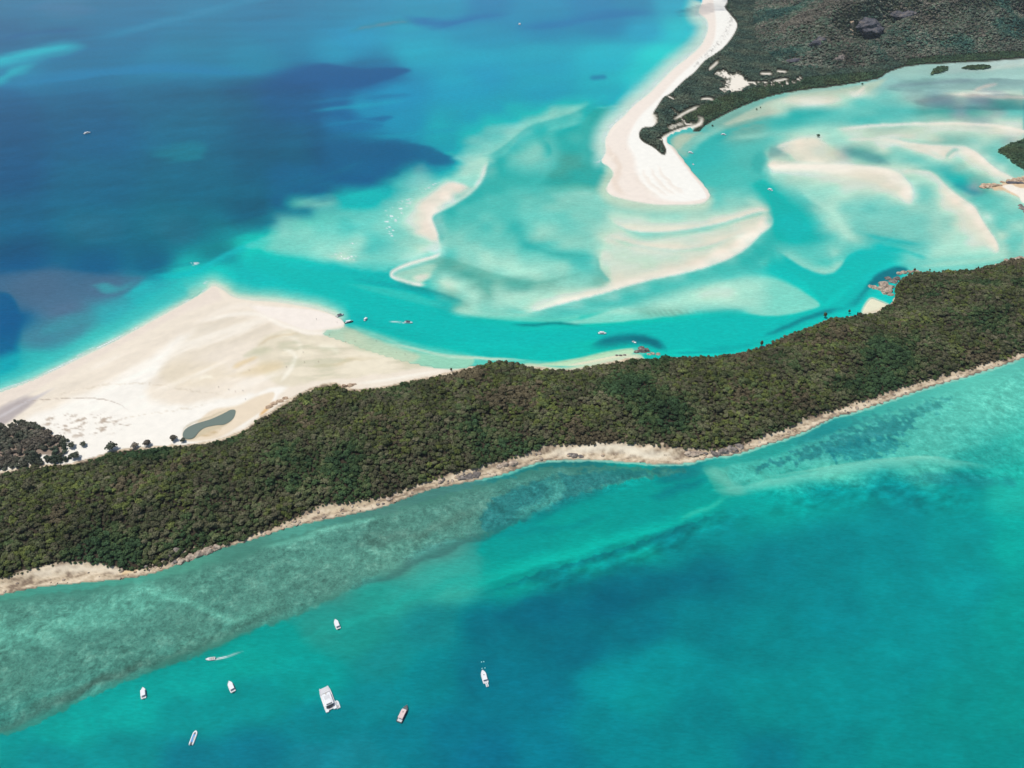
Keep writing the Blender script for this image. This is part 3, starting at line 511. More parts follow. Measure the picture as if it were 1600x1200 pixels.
    S((205,215,205),[(1530,112),(1570,104),(1640,98)],5,6,.6,3)
    P((205,215,198),[(1300,200,2),(1340,196,1.5),(1400,192,2),(1480,192,2),(1540,194,2),(1600,202,3),(1700,210,10),(1600,220,20),(1500,210,14),(1400,206,10),(1340,208,8)],5,.8,2,'n2')
    S((242,232,216),[(1303,202),(1340,197),(1400,194),(1480,192),(1540,194),(1575,199),(1600,204),(1660,212)],2,5,.95,1,taper=(.1,0))
    P((195,215,198),[(1310,216,6),(1380,213,5),(1420,215,5),(1450,222,5),(1470,240,5),(1440,238,10),(1390,228,10),(1330,222,8)],6,.6)
    S((242,230,214),[(1370,217),(1400,218),(1430,223),(1465,226),(1500,226),(1516,226)],3,3,.7)
    P((240,226,210),[(1385,220,3),(1420,222,3),(1452,226,3),(1490,226,4),(1515,228,4),(1500,235,6),(1492,247,5),(1478,248,2),(1466,242,2),(1450,234,3),(1420,228,4)],5,.92,1)
    P((110,195,182),[(1482,246,5),(1488,234,5),(1500,232,5),(1500,245,8),(1492,252,8)],6,.5)
    P((215,218,198),[(1495,238,8),(1515,232,3),(1530,240,2),(1545,254,2),(1560,264,2),(1573,273,2),(1555,278,6),(1530,282,12),(1505,262,12)],10,.75)
    S((232,226,208),[(1498,232),(1516,231),(1532,241),(1547,255),(1560,265),(1574,273)],2,34,.8,0,taper=(.15,0))
    S((246,236,220),[(1500,231),(1516,231),(1532,241),(1547,255),(1560,265),(1574,273)],2,12,.95,1,taper=(.15,0))
    P((120,198,182),[(1540,205,10),(1600,212,10),(1570,225,4),(1558,236,3),(1572,248,3),(1590,262,3),(1598,272,3),(1575,272,3),(1556,258,3),(1536,238,3),(1520,228,4),(1560,222,10)],8,.7)
    P((200,205,188),[(1553,225),(1575,215),(1600,212),(1660,205),(1600,222),(1565,230)],6,.6,2)
    S((125,175,165),[(1470,212),(1490,206),(1520,210),(1530,220)],4,4,.5,2)
    P((120,175,165),[(1540,208),(1600,206),(1600,214),(1560,213)],5,.4,3)
    P((232,218,200),[(1210,229,2),(1235,221,2),(1262,214,3),(1285,216,8),(1318,235,10),(1340,255,8),(1300,257,4),(1252,256,6),(1230,248,8),(1238,244,2)],8,.9,1)
    P((110,175,168),[(1203,228,3),(1212,230,1.5),(1225,238,1.5),(1241,246,1.5),(1222,245,5),(1202,252,5),(1198,240,5)],4,.7)
    P((85,160,160),[(1310,226,12),(1350,232,8),(1375,240,6),(1385,250,4),(1394,258,3),(1350,255,8),(1325,246,12)],10,.75,2)
    P((140,205,188),[(1375,226,4),(1410,228,10),(1450,240,12),(1470,256,16),(1430,266,12),(1395,258,5),(1380,244,4)],10,.8)
    S((200,222,200),[(1372,222),(1380,240),(1386,252)],8,3,.4)
    P((228,218,200),[(1200,252,5),(1225,246,8),(1280,256,8),(1340,258,5),(1380,262,5),(1405,270,4),(1418,285,2),(1424,300,2),(1427,318,2),(1416,322,8),(1395,305,14),(1340,288,18),(1270,274,16),(1215,265,6),(1200,262,2)],10,.85,1)
    S((248,236,220),[(1198,259),(1240,259),(1290,258),(1330,259),(1370,263),(1400,270),(1417,284),(1424,298),(1427,315)],3,12,.9,0,taper=(.05,.1))
    P((130,208,195),[(1196,268,3),(1230,274,10),(1290,286,14),(1330,300,20),(1280,320,20),(1240,310,12),(1215,285,6)],12,.6)
    P((205,220,200),[(1410,268,2),(1430,264,2),(1455,267,3),(1480,285,8),(1500,310,14),(1460,310,20),(1430,295,10),(1420,280,4)],8,.6)
    S((240,232,216),[(1405,268),(1430,265),(1452,267),(1462,273)],2,5,.8)
    P((60,190,188),[(1465,268,12),(1490,270,14),(1510,290,6),(1520,305,4),(1500,298,14),(1475,285,16)],14,.8)
    S((50,165,172),[(1494,276),(1506,290),(1522,300),(1534,302)],12,8,.7)
    S((95,150,158),[(1512,292),(1530,300),(1545,300)],5,5,.6,2)
    S((212,221,202),[(1445,292),(1480,300),(1505,309),(1523,322),(1532,338),(1545,360),(1558,378),(1560,392),(1548,400)],2,95,.75,0,taper=(.2,.1))
    S((240,229,213),[(1455,296),(1480,300),(1503,308),(1522,321),(1530,334),(1542,352),(1556,374),(1560,388),(1552,398)],1.5,40,.9,0,taper=(.2,.1))
    S((165,220,200),[(1440,402),(1500,399),(1552,396)],24,5,.5,1)
    P((112,205,188),[(1522,312,4),(1560,290,10),(1600,300,10),(1600,385,10),(1580,395,6),(1562,396,2),(1561,380,2),(1548,356,2),(1534,332,2)],6,.8)
    P((165,218,198),[(1565,360),(1580,345),(1600,340),(1600,375),(1575,380)],10,.6)
    P((175,222,202),[(1435,415,4),(1470,406,6),(1520,402,4),(1560,398,4),(1590,395,4),(1560,408,3),(1500,416,3),(1450,419,3)],5,.6)
    # pale rims left of the rippled flat
    S((172,224,206),[(1240,286),(1262,306),(1288,322),(1306,336),(1312,352),(1325,368),(1345,379),(1370,384)],40,7,.75,1,taper=(.3,.3))
    S((132,212,196),[(1205,384),(1225,398),(1248,414),(1278,427),(1300,427),(1314,415),(1324,399),(1345,389),(1370,386)],44,2.5,.8,0,taper=(.25,.2))
    S((165,224,206),[(1262,421),(1280,427),(1300,427),(1313,415),(1322,400)],16,2,.75,0,taper=(.3,.3))
    S((165,224,206),[(1300,402),(1312,390),(1326,384)],12,6,.5,1)
    P((110,208,198),[(1365,382,3),(1395,390,3),(1425,398,3),(1445,404,4),(1400,404,8),(1370,398,8)],6,.5)
    S((60,185,180),[(1320,350),(1340,362),(1370,370),(1400,374)],5,7,.5)
    # cove beach
    P((235,232,205),[(1358,464,3),(1375,468,2),(1392,476,2),(1388,484,2),(1355,494,3),(1343,488,4)],4,1)
    # --- lee shallows of the left beach
    P((120,208,190),[(528,500,6),(545,506,8),(600,530,10),(680,548,8),(760,556,6),(830,560,5),(880,562,5),(960,548,6),(995,540,5),(1000,560,3),(860,578,3),(720,590,3),(500,580,3)],8,.75)
    P((175,215,185),[(545,512,4),(600,528,8),(660,548,6),(740,556,4),(720,580,3),(620,575,3),(540,540,8)],8,.7)
    P((205,225,190),[(850,566,4),(905,556,6),(950,546,5),(990,543,3),(985,556,3),(930,568,2),(880,573,2),(830,570,2)],5,.85)
    S((240,228,200),[(880,572),(920,565),(960,557),(990,552)],2,6,.9)
    P((214,222,192),[(820,566,4),(880,572,4),(950,560,4),(1000,552,3),(1005,585,3),(880,598,3),(800,590,4)],4,.9)
    P((240,230,204),[(840,573,3),(885,578,3),(950,566,3),(996,556,3),(1000,590,3),(880,600,3),(820,590,3)],3,.9)
    S((165,220,200),[(545,505),(570,518),(600,528),(640,545)],5,5,.6)
    S((215,230,208),[(590,535),(640,543),(700,556),(760,560),(830,562)],4,4,.9,1)
    tones(M); crests(M)
    P((150,196,180),[(1048,232,8),(1052,214,4),(1066,207,3),(1112,205,3),(1136,196,6),(1118,214,12),(1092,230,16),(1076,250,12),(1060,246,6)],8,.75,2)
    P((182,192,170),[(1050,224,5),(1056,212,3),(1070,207,2),(1100,206,3),(1086,216,8),(1068,232,8),(1056,236,4)],5,.7,1.5)
    S((150,215,200),[(1138,199),(1112,208),(1092,222),(1080,240)],8,10,.5,2)
    sp = SPIT[1:28]; bl = BEACH_L[1:25]
    S((120,214,208), sp[:17], 30, 30, .5, 2, taper=(.02,.1)); S((165,222,212), sp[:17], 17, 30, .75, 1.5, taper=(.02,.1)); S((212,226,215), sp[:17], 8, 30, .8, 1, taper=(.02,.1))
    S((175,214,196), sp[15:], 10, 20, .75, 1, taper=(.1,.1)); S((200,214,194), sp[15:], 5, 20, .7, 1, taper=(.1,.1))
    S((90,208,200), bl[:9], 34, 40, .55, 3, 'n2', taper=(0,.05)); S((140,216,204), bl[:9], 18, 40, .75, 2, 'n2', taper=(0,.05)); S((205,220,205), bl[:10], 7, 40, .85, 1.2, taper=(0,.05))
    S((110,208,196), bl[7:19], 44, 40, .6, 3, taper=(.06,.1)); S((165,218,200), bl[7:19], 24, 40, .8, 2, taper=(.06,.1)); S((214,222,205), bl[8:18], 10, 40, .85, 1.2, taper=(.06,.1))
    P((190,208,184),[(495,515,8),(540,508,4),(575,520,8),(620,538,8),(660,556,8),(620,575,8),(520,560,8)],10,.85,2)
    S((150,214,194),[(541,506),(575,519),(620,535),(680,550),(760,558)],14,12,.55,2)
    # --- reef flat of the near bay
    R = (52,108,98); R2 = (78,128,112)
    P((72,132,118),[(-150,955,10),(0,936,5),(130,918,5),(250,900,6),(400,852,6),(500,822,6),(600,800,4),(720,764,4),(800,744,3),(845,730,3),(960,727,3),(1070,732,4),(1095,735,6),(1040,745,6),(980,755,5),(900,775,5),(850,795,5),(800,825,6),(745,845,8),(700,850,12),(640,870,10),(540,930,8),(450,972,8),(400,986,5),(300,1030,4),(200,1065,4),(130,1096,3),(50,1138,3),(0,1152,3),(-150,1200,4)],6,.75,5,'n3')
    S((95,178,158),[(-60,1000),(60,985),(150,960),(220,935),(300,935)],36,40,.55,14)
    S((96,178,158),[(180,918),(240,926),(290,940),(335,960),(385,984)],13,8,.5,4)
    S((92,170,150),[(240,1010),(330,1000),(400,960),(440,930)],16,14,.4,14)
    S((88,155,138),[(400,905),(500,880),(600,860),(700,812),(760,800)],18,18,.45,14)
    S((110,190,170),[(400,858),(480,838),(540,822),(600,806)],6,10,.6,4)
    S((120,205,188), SHORE_FRONT[2:22], 3, 8, .8, 2, 'n3', taper=(.02,.05)); S((165,215,195), SHORE_FRONT[2:20], 3, 4, .6, 1.5, 'n3', taper=(.02,.05))
    S((60,112,100),[(0,1125),(100,1085),(200,1045),(300,1010),(400,972),(500,935)],12,18,.75,8)
    S((70,105,95),[(-60,1155),(50,1118),(150,1070),(250,1035)],14,10,.5,10)
    S((75,122,110),[(540,850),(640,838),(700,818),(760,790)],20,16,.7,10)
    S((60,108,105),[(540,925),(620,895),(680,865),(740,842),(800,822)],14,8,.6,8)
    P((30,115,118),[(755,835,5),(820,815,5),(900,775,5),(1000,748,5),(1085,735,5),(1020,733,4),(900,735,6),(800,760,10),(755,790,10)],8,.75,8,'n3')
    S((75,165,150),[(840,745),(870,760),(850,790),(800,812)],14,18,.5,12)
    P((0,158,150),[(760,842,6),(820,825,5),(900,785,5),(1000,760,5),(1080,745,5),(1110,738,6),(1140,752,10),(1120,790,20),(1000,820,20),(900,850,20),(800,880,20),(740,870,14)],10,.6)
    S((0,118,130),[(1010,775),(1060,762),(1110,745)],10,16,.55,8)
    S((0,135,138),[(770,835),(860,828),(960,800)],8,12,.5,8)
    S((20,186,171),[(700,930),(760,908),(860,876),(960,846),(1040,824),(1090,804),(1130,785)],26,9,.85,4)
    S((70,195,175),[(1060,815),(1110,790),(1140,778)],8,8,.6,4)
    S((0,118,126),[(740,932),(780,917),(860,892),(960,860),(1030,838),(1110,806),(1150,790)],2.5,16,.75,4,'n3')
    P((0,102,125),[(760,960,10),(820,935,10),(900,905,12),(1000,890,16),(1150,890,30),(1100,930,30),(950,970,30),(820,990,20)],16,.5,10)
    P((55,165,155),[(600,900,20),(680,878,20),(740,860,6),(760,880,14),(745,930,20),(660,950,30),(600,960,30)],20,.35,6)
    S((35,170,158),[(440,1005),(520,985),(600,950),(700,915),(800,892)],14,14,.6,8)
    # reef patches and the sand spit, right
    P((92,195,178),[(1100,735,6),(1160,720,6),(1230,700,10),(1300,672,6),(1400,638,5),(1500,606,5),(1600,572,5),(1750,515,8),(1750,680,30),(1600,690,30),(1480,720,16),(1350,725,16),(1240,740,10),(1180,760,10),(1120,760,12)],12,.5,4)
    P((38,125,130),[(1180,728,8),(1240,706,8),(1310,676,8),(1400,650,8),(1440,655,8),(1400,690,14),(1300,712,10),(1200,735,8)],10,.75,14,'n3')
    P((48,140,140),[(1330,655),(1400,640),(1480,618),(1475,640),(1420,660),(1350,672)],8,.6,12,'n3')
    P((30,130,138),[(1290,700),(1370,680),(1420,690),(1380,715),(1320,720)],8,.6,14,'n3')
    P((85,178,160),[(1095,728,8),(1140,730,10),(1150,760,10),(1200,772,10),(1140,780,10),(1110,760,10)],10,.6,5)
    P((35,135,140),[(1420,742),(1500,735),(1580,745),(1580,765),(1500,765),(1430,755)],12,.5,10)
    P((0,160,152),[(1140,800),(1260,770),(1400,765),(1500,790),(1380,800),(1250,820),(1160,850)],26,.4,14)
    S((95,200,182),[(1480,650),(1540,630),(1600,612),(1700,570)],24,26,.5,10)
    for (pts, w) in [([(780,925),(860,898),(960,868),(1040,845),(1120,815),(1200,800)],26),([(1180,800),(1280,775),(1380,765),(1480,775),(1560,790)],30)]:
        b, m = S(0, pts, w, w*1.6, 1, 6, ret=True); sl = (slice(b[0], b[1]), slice(b[2], b[3]))
        q = np.clip(fbm(M.WX[sl], M.WY[sl], 7, 4, 0.45, 2.2, 91.)*1.3, -1, 1)
        M.C[sl] *= (1 + 0.16*m*q)[..., None]
    # --- mottle of coral and weed
    b, m = M.P(0,[(-200,960),(0,934),(250,898),(500,820),(720,762),(845,728),(1070,730),(1150,718),(1300,664),(1600,566),(1800,480),(1800,760),(1600,760),(1400,770),(1200,790),(1100,745),(960,775),(800,828),(700,860),(540,935),(400,990),(200,1068),(0,1156),(-200,1220)],20,1,6,ret=True)
    sl = (slice(b[0], b[1]), slice(b[2], b[3]))
    wx, wy = M.WX[sl], M.WY[sl]
    w2 = fbm(wx, wy, 30, 3, off=3.3)
    mot = fbm(wx + 8*w2, wy - 6*w2, 8.5, 4, 0.5, 1.3, 11.0) * 0.8 + fbm(wx, wy, 3.2, 3, off=21.0) * 0.45
    mot = np.clip(mot * 1.5, -1, 1) * (0.55 + 0.5*np.clip(w2+0.3, 0, 1))
    right = smooth((M.PX[sl] - 1000) / 200)
    f = 1 + m * (mot * (0.19 - 0.05*right) + 0.02)
    M.C[sl] *= f[..., None]
    M.C[sl][..., 0] += m * np.clip(mot, 0, 1) * 14
    M.C[sl] += (m*(1-right))[..., None]*np.array((9, 5, 6.))
    M.reef = np.zeros(M.PX.shape); M.reef[sl] = m*(1-.55*right)
    S((112,205,188),[(1100,770),(1140,764),(1160,760),(1200,752),(1260,742),(1330,728),(1400,720),(1450,714),(1500,722),(1556,728)],5,18,.8,3)
    S((140,214,194),[(1190,746),(1260,735),(1340,722),(1420,714),(1470,714),(1500,720)],2,7,.5,1)
    S((112,195,178),[(1108,728),(1122,742),(1140,758),(1170,768)],14,14,.55,4)
    b2, m2 = S(0,[(1090,775),(1160,764),(1260,745),(1400,724),(1500,724),(1600,735)],16,24,1,ret=True)
    s2 = (slice(b2[0], b2[1]), slice(b2[2], b2[3])); M.reef[s2] *= 1-.85*m2
    # deep bay: faint cloudy mottle
    deep = smooth((M.PY - 820 + (800-M.PX)*-0.25) / 120)
    q = fbm(M.WX, M.WY, 20, 4, 0.3, 1.4, 31.0)
    M.C *= (1 + 0.06 * deep * q)[..., None]
    # fine sand-wave ripples on the east flat
    b, m = M.P(0,[(1290,300),(1400,300),(1500,310),(1540,360),(1540,392),(1450,398),(1380,380),(1320,350)],20,1,ret=True)
    sl = (slice(b[0], b[1]), slice(b[2], b[3])); wx, wy = M.WX[sl], M.WY[sl]
    rr = np.sin((wy*0.95 + wx*0.18 + 6*fbm(wx, wy, 60, 3)) * 2*np.pi / 8.5) * (0.4 + fbm(wx, wy, 40, 2, off=4))
    M.C[sl] *= (1 + 0.045*m*rr)[..., None]
    b, m = M.P(0,[(1010,484),(1060,482),(1150,484),(1100,490),(1020,496)],4,1,ret=True)
    sl = (slice(b[0], b[1]), slice(b[2], b[3])); wx, wy = M.WX[sl], M.WY[sl]
    M.C[sl] *= (1 + 0.07*m*np.sin((wx*0.95+wy*0.4+4*fbm(wx, wy, 40, 2))*2*np.pi/7))[..., None]
    # streaks of wind and current over the shoals
    sh = smooth((M.C[..., 0] - 40) / 80) * smooth((560 - M.PY) / 40)
    M.C *= (1 + sh * (0.035 * M.n2 + 0.025 * fbm(M.WX, M.WY, 14, 3, 0.4, 4.0, 7.7)))[..., None]

def paint_land(M):
    B, S, P = M.base, M.S, M.P
    # --- left beach
    P((242,230,214), BEACH_L, 4, 1)
    P((236,222,210),[(0,612,2),(120,562,2),(235,503,2),(320,456,2),(334,447,3),(350,470,8),(300,490,10),(235,520,8),(120,580,8),(0,640,8),(-200,720,8),(-200,690,2)],6,.8)
    P((255,251,244),[(-60,720,10),(0,668,10),(60,640,12),(150,600,20),(220,560,20),(280,520,16),(340,500,10),(370,500,14),(320,540,20),(260,590,20),(240,620,20),(320,625,10),(380,615,10),(440,600,6),(460,600,6),(420,640,10),(360,680,10),(200,730,10),(60,760,10)],16,.85,5)
    P((232,220,202),[(290,520,14),(320,502,6),(360,494,5),(400,500,6),(440,510,10),(400,540,16),(330,560,20),(280,600,16),(240,600,14),(250,560,20)],14,.8,4)
    P((234,220,196),[(260,560),(330,560),(380,585),(340,612),(270,615),(240,595)],20,.6,5)
    S((252,244,232),[(300,508),(340,497),(380,491),(410,494),(440,508),(480,520),(510,520),(540,510)],7,6,.9,1)
    S((250,240,228),[(300,508),(360,480),(410,480),(450,490),(490,505)],6,8,.5,2)
    P((250,240,232),[(390,476,6),(430,478,4),(480,482,3),(510,488,3),(532,498,2),(540,506,2),(520,514,3),(480,518,4),(440,506,6),(400,490,8)],6,.9)
    P((228,218,194),[(440,512,6),(480,522,4),(520,520,4),(540,514,4),(600,540,12),(680,560,10),(640,580,6),(560,592,5),(500,598,4),(450,610,8),(420,600,8),(400,570,14),(400,530,12)],10,.75,4)
    P((206,204,176),[(376,562,6),(384,550,5),(405,541,6),(430,542,10),(426,554,12),(402,562,12)],8,.75,1)
    S((228,200,150),[(362,577),(382,567),(405,559)],6,7,.6,2)
    P((228,208,170),[(350,590),(400,565),(440,560),(450,575),(430,590),(380,595)],14,.7)
    S((252,246,232),[(440,545),(460,555),(458,570),(450,585),(438,600)],6,7,.85,2)
    S((250,242,225),[(430,525),(450,525),(468,540),(465,565)],8,6,.6,2)
    S((215,195,160),[(400,545),(420,530),(440,524),(470,522)],3,4,.5,2)
    S((250,244,225),[(495,540),(520,545),(530,555)],10,8,.7,3)
    S((215,200,165),[(480,575),(520,570),(560,560),(600,562)],5,5,.6,3)
    S((190,205,175),[(530,535),(580,545),(640,560),(690,565)],14,12,.7,4)
    S((250,243,230),[(550,601),(600,595),(650,586),(700,577)],4,5,1,0)
    S((252,244,226),[(310,595),(322,590),(335,592)],5,4,.7)
    P((172,162,165),[(-60,650,3),(0,632,8),(40,618,8),(70,620,10),(40,645,8),(0,672,6),(-60,700,6)],8,.8,3)
    S((205,198,200),[(-40,672),(0,652),(50,625),(90,605)],4,4,.9,1)
    S((215,205,200),[(-40,658),(20,630),(60,610)],4,4,.5,2)
    P((235,215,188),[(290,690,3),(300,668,4),(330,640,5),(370,632,6),(400,618,6),(430,612,4),(425,630,3),(395,655,3),(350,682,3),(320,690,3)],6,.8)
    P((205,190,160),[(284,686,3),(288,672,3),(304,662,3),(330,653,3),(350,644,3),(362,639,3),(371,642,3),(366,656,3),(352,668,3),(325,678,3),(305,688,3),(292,690,3)],3,.8)
    S((186,172,144),[(284,684),(289,670),(304,661),(331,652),(352,643),(364,639)],3,2,.6,1,'n3')
    S((222,208,188),[(60,628),(140,606),(220,600),(300,612),(380,622)],1.2,1.6,.7,3,'n3'); S((226,212,192),[(150,668),(220,650),(290,640),(340,628)],1.2,1.4,.6,3,'n3')
    P((200,175,135),[(304,684),(325,674),(350,667),(340,680),(320,686)],5,.85,2)
    S((225,180,120),[(405,652),(418,640),(432,628)],5,4,.9,2)
    S((160,140,125),[(20,634),(60,626),(140,623),(185,632),(205,646)],1,1.3,.6,1,'n3')
    b, m = M.P(0, [(20,640),(120,575),(235,515),(330,465),(420,490),(480,530),(440,600),(300,640),(120,660)], 20, 1, ret=True)
    sl = (slice(b[0], b[1]), slice(b[2], b[3])); wx, wy = M.WX[sl], M.WY[sl]
    q = fbm(wx, wy, 26, 5, .75, 5.0, 81.); q2 = fbm(wx, wy, 7, 4, .75, 4.0, 85.)
    M.C[sl] *= (1 + m*(.035*q+.02*q2))[..., None]; M.C[sl] += (np.array((252,245,235.))-M.C[sl])*(m*np.clip(q*1.4-.25, 0, .6))[..., None]
    b, m = M.P(0, [(440,520),(520,525),(600,545),(690,575),(560,595),(470,600),(430,560)], 16, 1, ret=True)
    sl = (slice(b[0], b[1]), slice(b[2], b[3])); q = fbm(M.WX[sl], M.WY[sl], 16, 4, .1, 3.5, 88.)
    M.C[sl] += (np.array((196,196,168.))-M.C[sl])*(m*np.clip(q*1.2, 0, .5))[..., None]; M.C[sl] += (np.array((250,240,218.))-M.C[sl])*(m*np.clip(-q*1.2, 0, .5))[..., None]
    # speckled dune
    b, m = M.P(0,[(60,655),(100,642),(150,640),(200,652),(210,668),(180,682),(120,690),(80,680)],12,1,ret=True)
    sl = (slice(b[0], b[1]), slice(b[2], b[3])); wx, wy = M.WX[sl], M.WY[sl]
    sp = np.clip((fbm(wx, wy, 5.5, 4, .2, 1.8, 40.) - .12)*2.6, 0, 1)
    M.C[sl] += (np.array((170,150,132.)) - M.C[sl]) * (m*sp*.75)[..., None]
    # --- spit beach
    P((246,234,224), SPIT, 3, 1)
    P((255,252,246),[(1110,-20,4),(1112,0,4),(1116,40,5),(1110,70,5),(1085,95,5),(1055,122,5),(1025,155,5),(1000,178,6),(985,200,6),(975,225,10),(985,250,12),(990,280,16),(1020,312,10),(1060,318,4),(1092,314,2),(1105,306,2),(1080,272,2),(1052,235,2),(1042,215,2),(1085,186,4),(1140,150,4),(1170,-20,4)],5,.95)
    S((228,208,190),[(946,225),(955,240),(968,262),(962,290),(980,308)],8,10,.5,3)
    S((250,240,228),[(950,212),(965,195),(985,178)],4,5,.5,2)
    S((250,238,226),[(940,252),(955,248),(962,240)],4,5,.7,2)
    for k in range(4):
        S((238,224,210),[(990+13*k,268-3*k),(1004+13*k,290-2*k),(1034+12*k,310-2*k)],3,7,.45,3)
    S((205,188,172),[(1046,225),(1062,245),(1080,268),(1098,290)],4,1.5,.4)
    b, m = M.S(0,[(1138,5),(1142,25),(1138,45),(1128,62),(1110,82),(1095,95),(1078,112)],6,6,1,ret=True)
    sl = (slice(b[0], b[1]), slice(b[2], b[3])); sp = np.clip(fbm(M.WX[sl], M.WY[sl], 6, 4, 1.2, 3., 17.)*2.4+.1, 0, 1)
    M.C[sl] += (np.array((140,135,130.)) - M.C[sl]) * (m*sp*.55)[..., None]
    # --- vegetated ground (seen between the crowns)
    P((240,232,222),[(1150,172,8),(1180,160,8),(1180,150,8),(1150,160,8)],8,0)
    G = (60,62,48)
    P(G, VEG_SPIT, 1.5, 1)
    P((74,80,62),[(1210,-50),(1180,20),(1190,70),(1240,104),(1330,108),(1400,96),(1600,80),(1850,60),(1850,-60)],8,1)
    W = (248,240,228)
    P(W,[(1112,118),(1130,112),(1145,118),(1152,115),(1162,122),(1170,128),(1200,130),(1225,130),(1250,124),(1258,118),(1250,128),(1215,134),(1175,134),(1160,142),(1145,146),(1125,141),(1138,134),(1125,131),(1142,127)],2.5,1,4.0,'n3')
    S(W,[(1106,112),(1118,101),(1123,96)],3.5,4,1,.5); S(W,[(1186,117),(1207,117)],3.5,3,1,.6); S(W,[(1212,113),(1230,114)],3,3,1,.6); S(W,[(1206,129),(1232,125)],3,3,1,.4)
    S(W,[(1042,151),(1050,155),(1054,158)],2,2,1,.5); S(W,[(1050,190),(1070,178),(1082,172),(1094,166)],3.5,3.5,1,.6)
    S(W,[(1093,158),(1105,156),(1116,158)],3,3,1,.4)
    S(W,[(1040,214),(1060,206),(1080,200),(1094,194),(1097,187),(1088,184),(1082,188)],5.5,5,1,.8,'n3',taper=(0,.3)); S(W,[(1042,201),(1055,198),(1072,192)],3.5,3.5,.8,3,'n3')
    S(W,[(1018,178),(1024,186),(1024,196)],5,5,.9,2,'n3')
    P((70,66,54), FOREST_BACK[::-1] + FOREST_FRONT[::-1], 1.5, 1) if False else None
    BK = [(x, y+7) for x, y in FOREST_BACK]
    F = [(x, y+3) for x, y in FOREST_BACK] + SHORE_FRONT
    P((205,186,160), F, 1.5, 1, 1.5, 'n3')
    b, m = M.P(0, F, 2, 1, ret=True); sl = (slice(b[0], b[1]), slice(b[2], b[3])); wx, wy = M.WX[sl], M.WY[sl]
    rk = fbm(wx, wy, 6, 4, .33, 4.5, 51.); rk2 = fbm(wx, wy, 2.4, 3, .33, 2.2, 61.)
    c = M.C[sl]; t = np.clip(rk*1.6+rk2*1.1, -1, 1)
    c += (np.array((246,230,206.)) - c) * (m*np.clip(t, 0, 1)*.75)[..., None]
    c += (np.array((118,100,86.)) - c) * (m*np.clip(-t-.1, 0, 1)*.85)[..., None]
    S((250,240,220),[(845,714),(900,706),(960,704),(1010,712),(1070,716)],8,9,.85,3,'n3')
    S((250,236,214),[(30,905),(110,893),(200,893),(240,885)],9,7,.85,3,'n3')
    S((225,205,172),[(500,803),(560,790),(620,775)],6,6,.6,3,'n3')
    S((232,190,125),[(185,898),(215,890),(245,882)],5,5,.5,3)
    b, m = M.S(0, SHORE_FRONT, 9, 4, .8, 2, 'n3', taper=(0, 0), ret=True); sl = (slice(b[0], b[1]), slice(b[2], b[3]))
    m = m * (1 - .85*smooth(1-abs(M.PX[sl]-970)/130)) * (1 - .6*smooth(1-abs(M.PX[sl]-120)/120)) * (.5+.5*smooth((M.PX[sl]-1000)/300))
    M.C[sl] += (np.array((112,100,90.)) - M.C[sl]) * m[..., None]
    P((66,58,46), BK + FOREST_FRONT, 1.5, 1, 2.5, 'n3')  # forest floor painted dark so gaps between crowns read as shade
    P((70,74,50), ISLET, 2, 1, 2, 'n3')
    P((225,195,160),[(1530,292),(1545,286),(1560,288),(1600,275),(1700,262),(1700,330),(1600,312),(1570,300),(1545,297)],2,1,2,'n3')
    P((248,240,228),[(1560,291),(1580,289),(1600,296),(1700,300),(1700,345),(1605,322),(1590,308)],2,1)
    # dune scrub ground on the left
    P((120,98,84),[(-200,700),(-50,690),(0,678),(30,668),(60,666),(85,680),(100,692),(96,712),(60,716),(0,720),(-200,740)],3,.75,4,'n3')

def foam(M):
    """returns 0..1 white-water mask"""
    A = np.zeros(M.PX.shape)
    def add(r, k, n):
        b, m = r; sl = (slice(b[0], b[1]), slice(b[2], b[3]))
        q = smooth((fbm(M.WX[sl], M.WY[sl], n, 3, .5, 2.0, 71.)+k)*3)
        A[sl] = np.maximum(A[sl], m*q)
    S, P = M.S, M.P
    add(S(0,[(-60,640),(0,610),(35,598),(72,583),(100,570)],1.6,1.6,.8,taper=(0,.2),ret=True),.1,20)
    add(S(0,[(65,586),(120,560),(160,540),(200,520)],1.8,1.8,1,taper=(.1,.1),ret=True),.5,20)
    add(S(0,[(200,519),(240,499),(275,481),(310,460),(332,446)],1.8,1.8,1,taper=(.1,.1),ret=True),.1,9)
    add(S(0,[(318,444),(332,433)],2.5,2.5,.8,ret=True),0,6)
    add(S(0,[(95,570),(140,546),(150,541)],1.5,1.5,.8,ret=True),0,9)
    add(S(0,[(415,474),(440,475)],1.3,1.3,.9,ret=True),.4,9)
    add(S(0,[(1093,12),(1104,34),(1104,50),(1094,70),(1076,87),(1052,106),(1031,127),(1011,147),(990,163),(974,180),(957,195),(948,209),(944,222)],2.2,2.2,.95,taper=(.1,.1),ret=True),.25,16)
    add(S(0,[(944,225),(945,238),(936,253),(928,253)],1.8,1.8,.6,ret=True),.2,10)
    add(S(0,[(331,1030.2),(342,1028.8),(354,1026),(364,1023)],1.6,2.2,.85,taper=(0,.5),ret=True),1.2,3)
    add(S(0,[(336,1030),(352,1027),(372,1020),(386,1016)],2.4,2.2,.3,taper=(0,.5),ret=True),1.0,4)
    add(S(0,[(632,504),(620,503.2),(606,502)],1.5,1.5,.6,taper=(0,.4),ret=True),.5,5)
    add(P(0,[(600,330),(640,305),(690,270),(690,285),(650,315),(625,345),(620,375),(605,372)],8,1,3,ret=True),-.28,5)
    add(P(0,[(505,400),(540,392),(565,404),(545,410)],5,1,2,ret=True),-.15,5)
    add(P(0,[(546,378),(558,378),(556,383),(548,382)],2,1,1,ret=True),.1,4)
    add(P(0,[(300,408),(312,410),(306,415),(298,414)],2,.6,1,ret=True),.0,4)
    return A
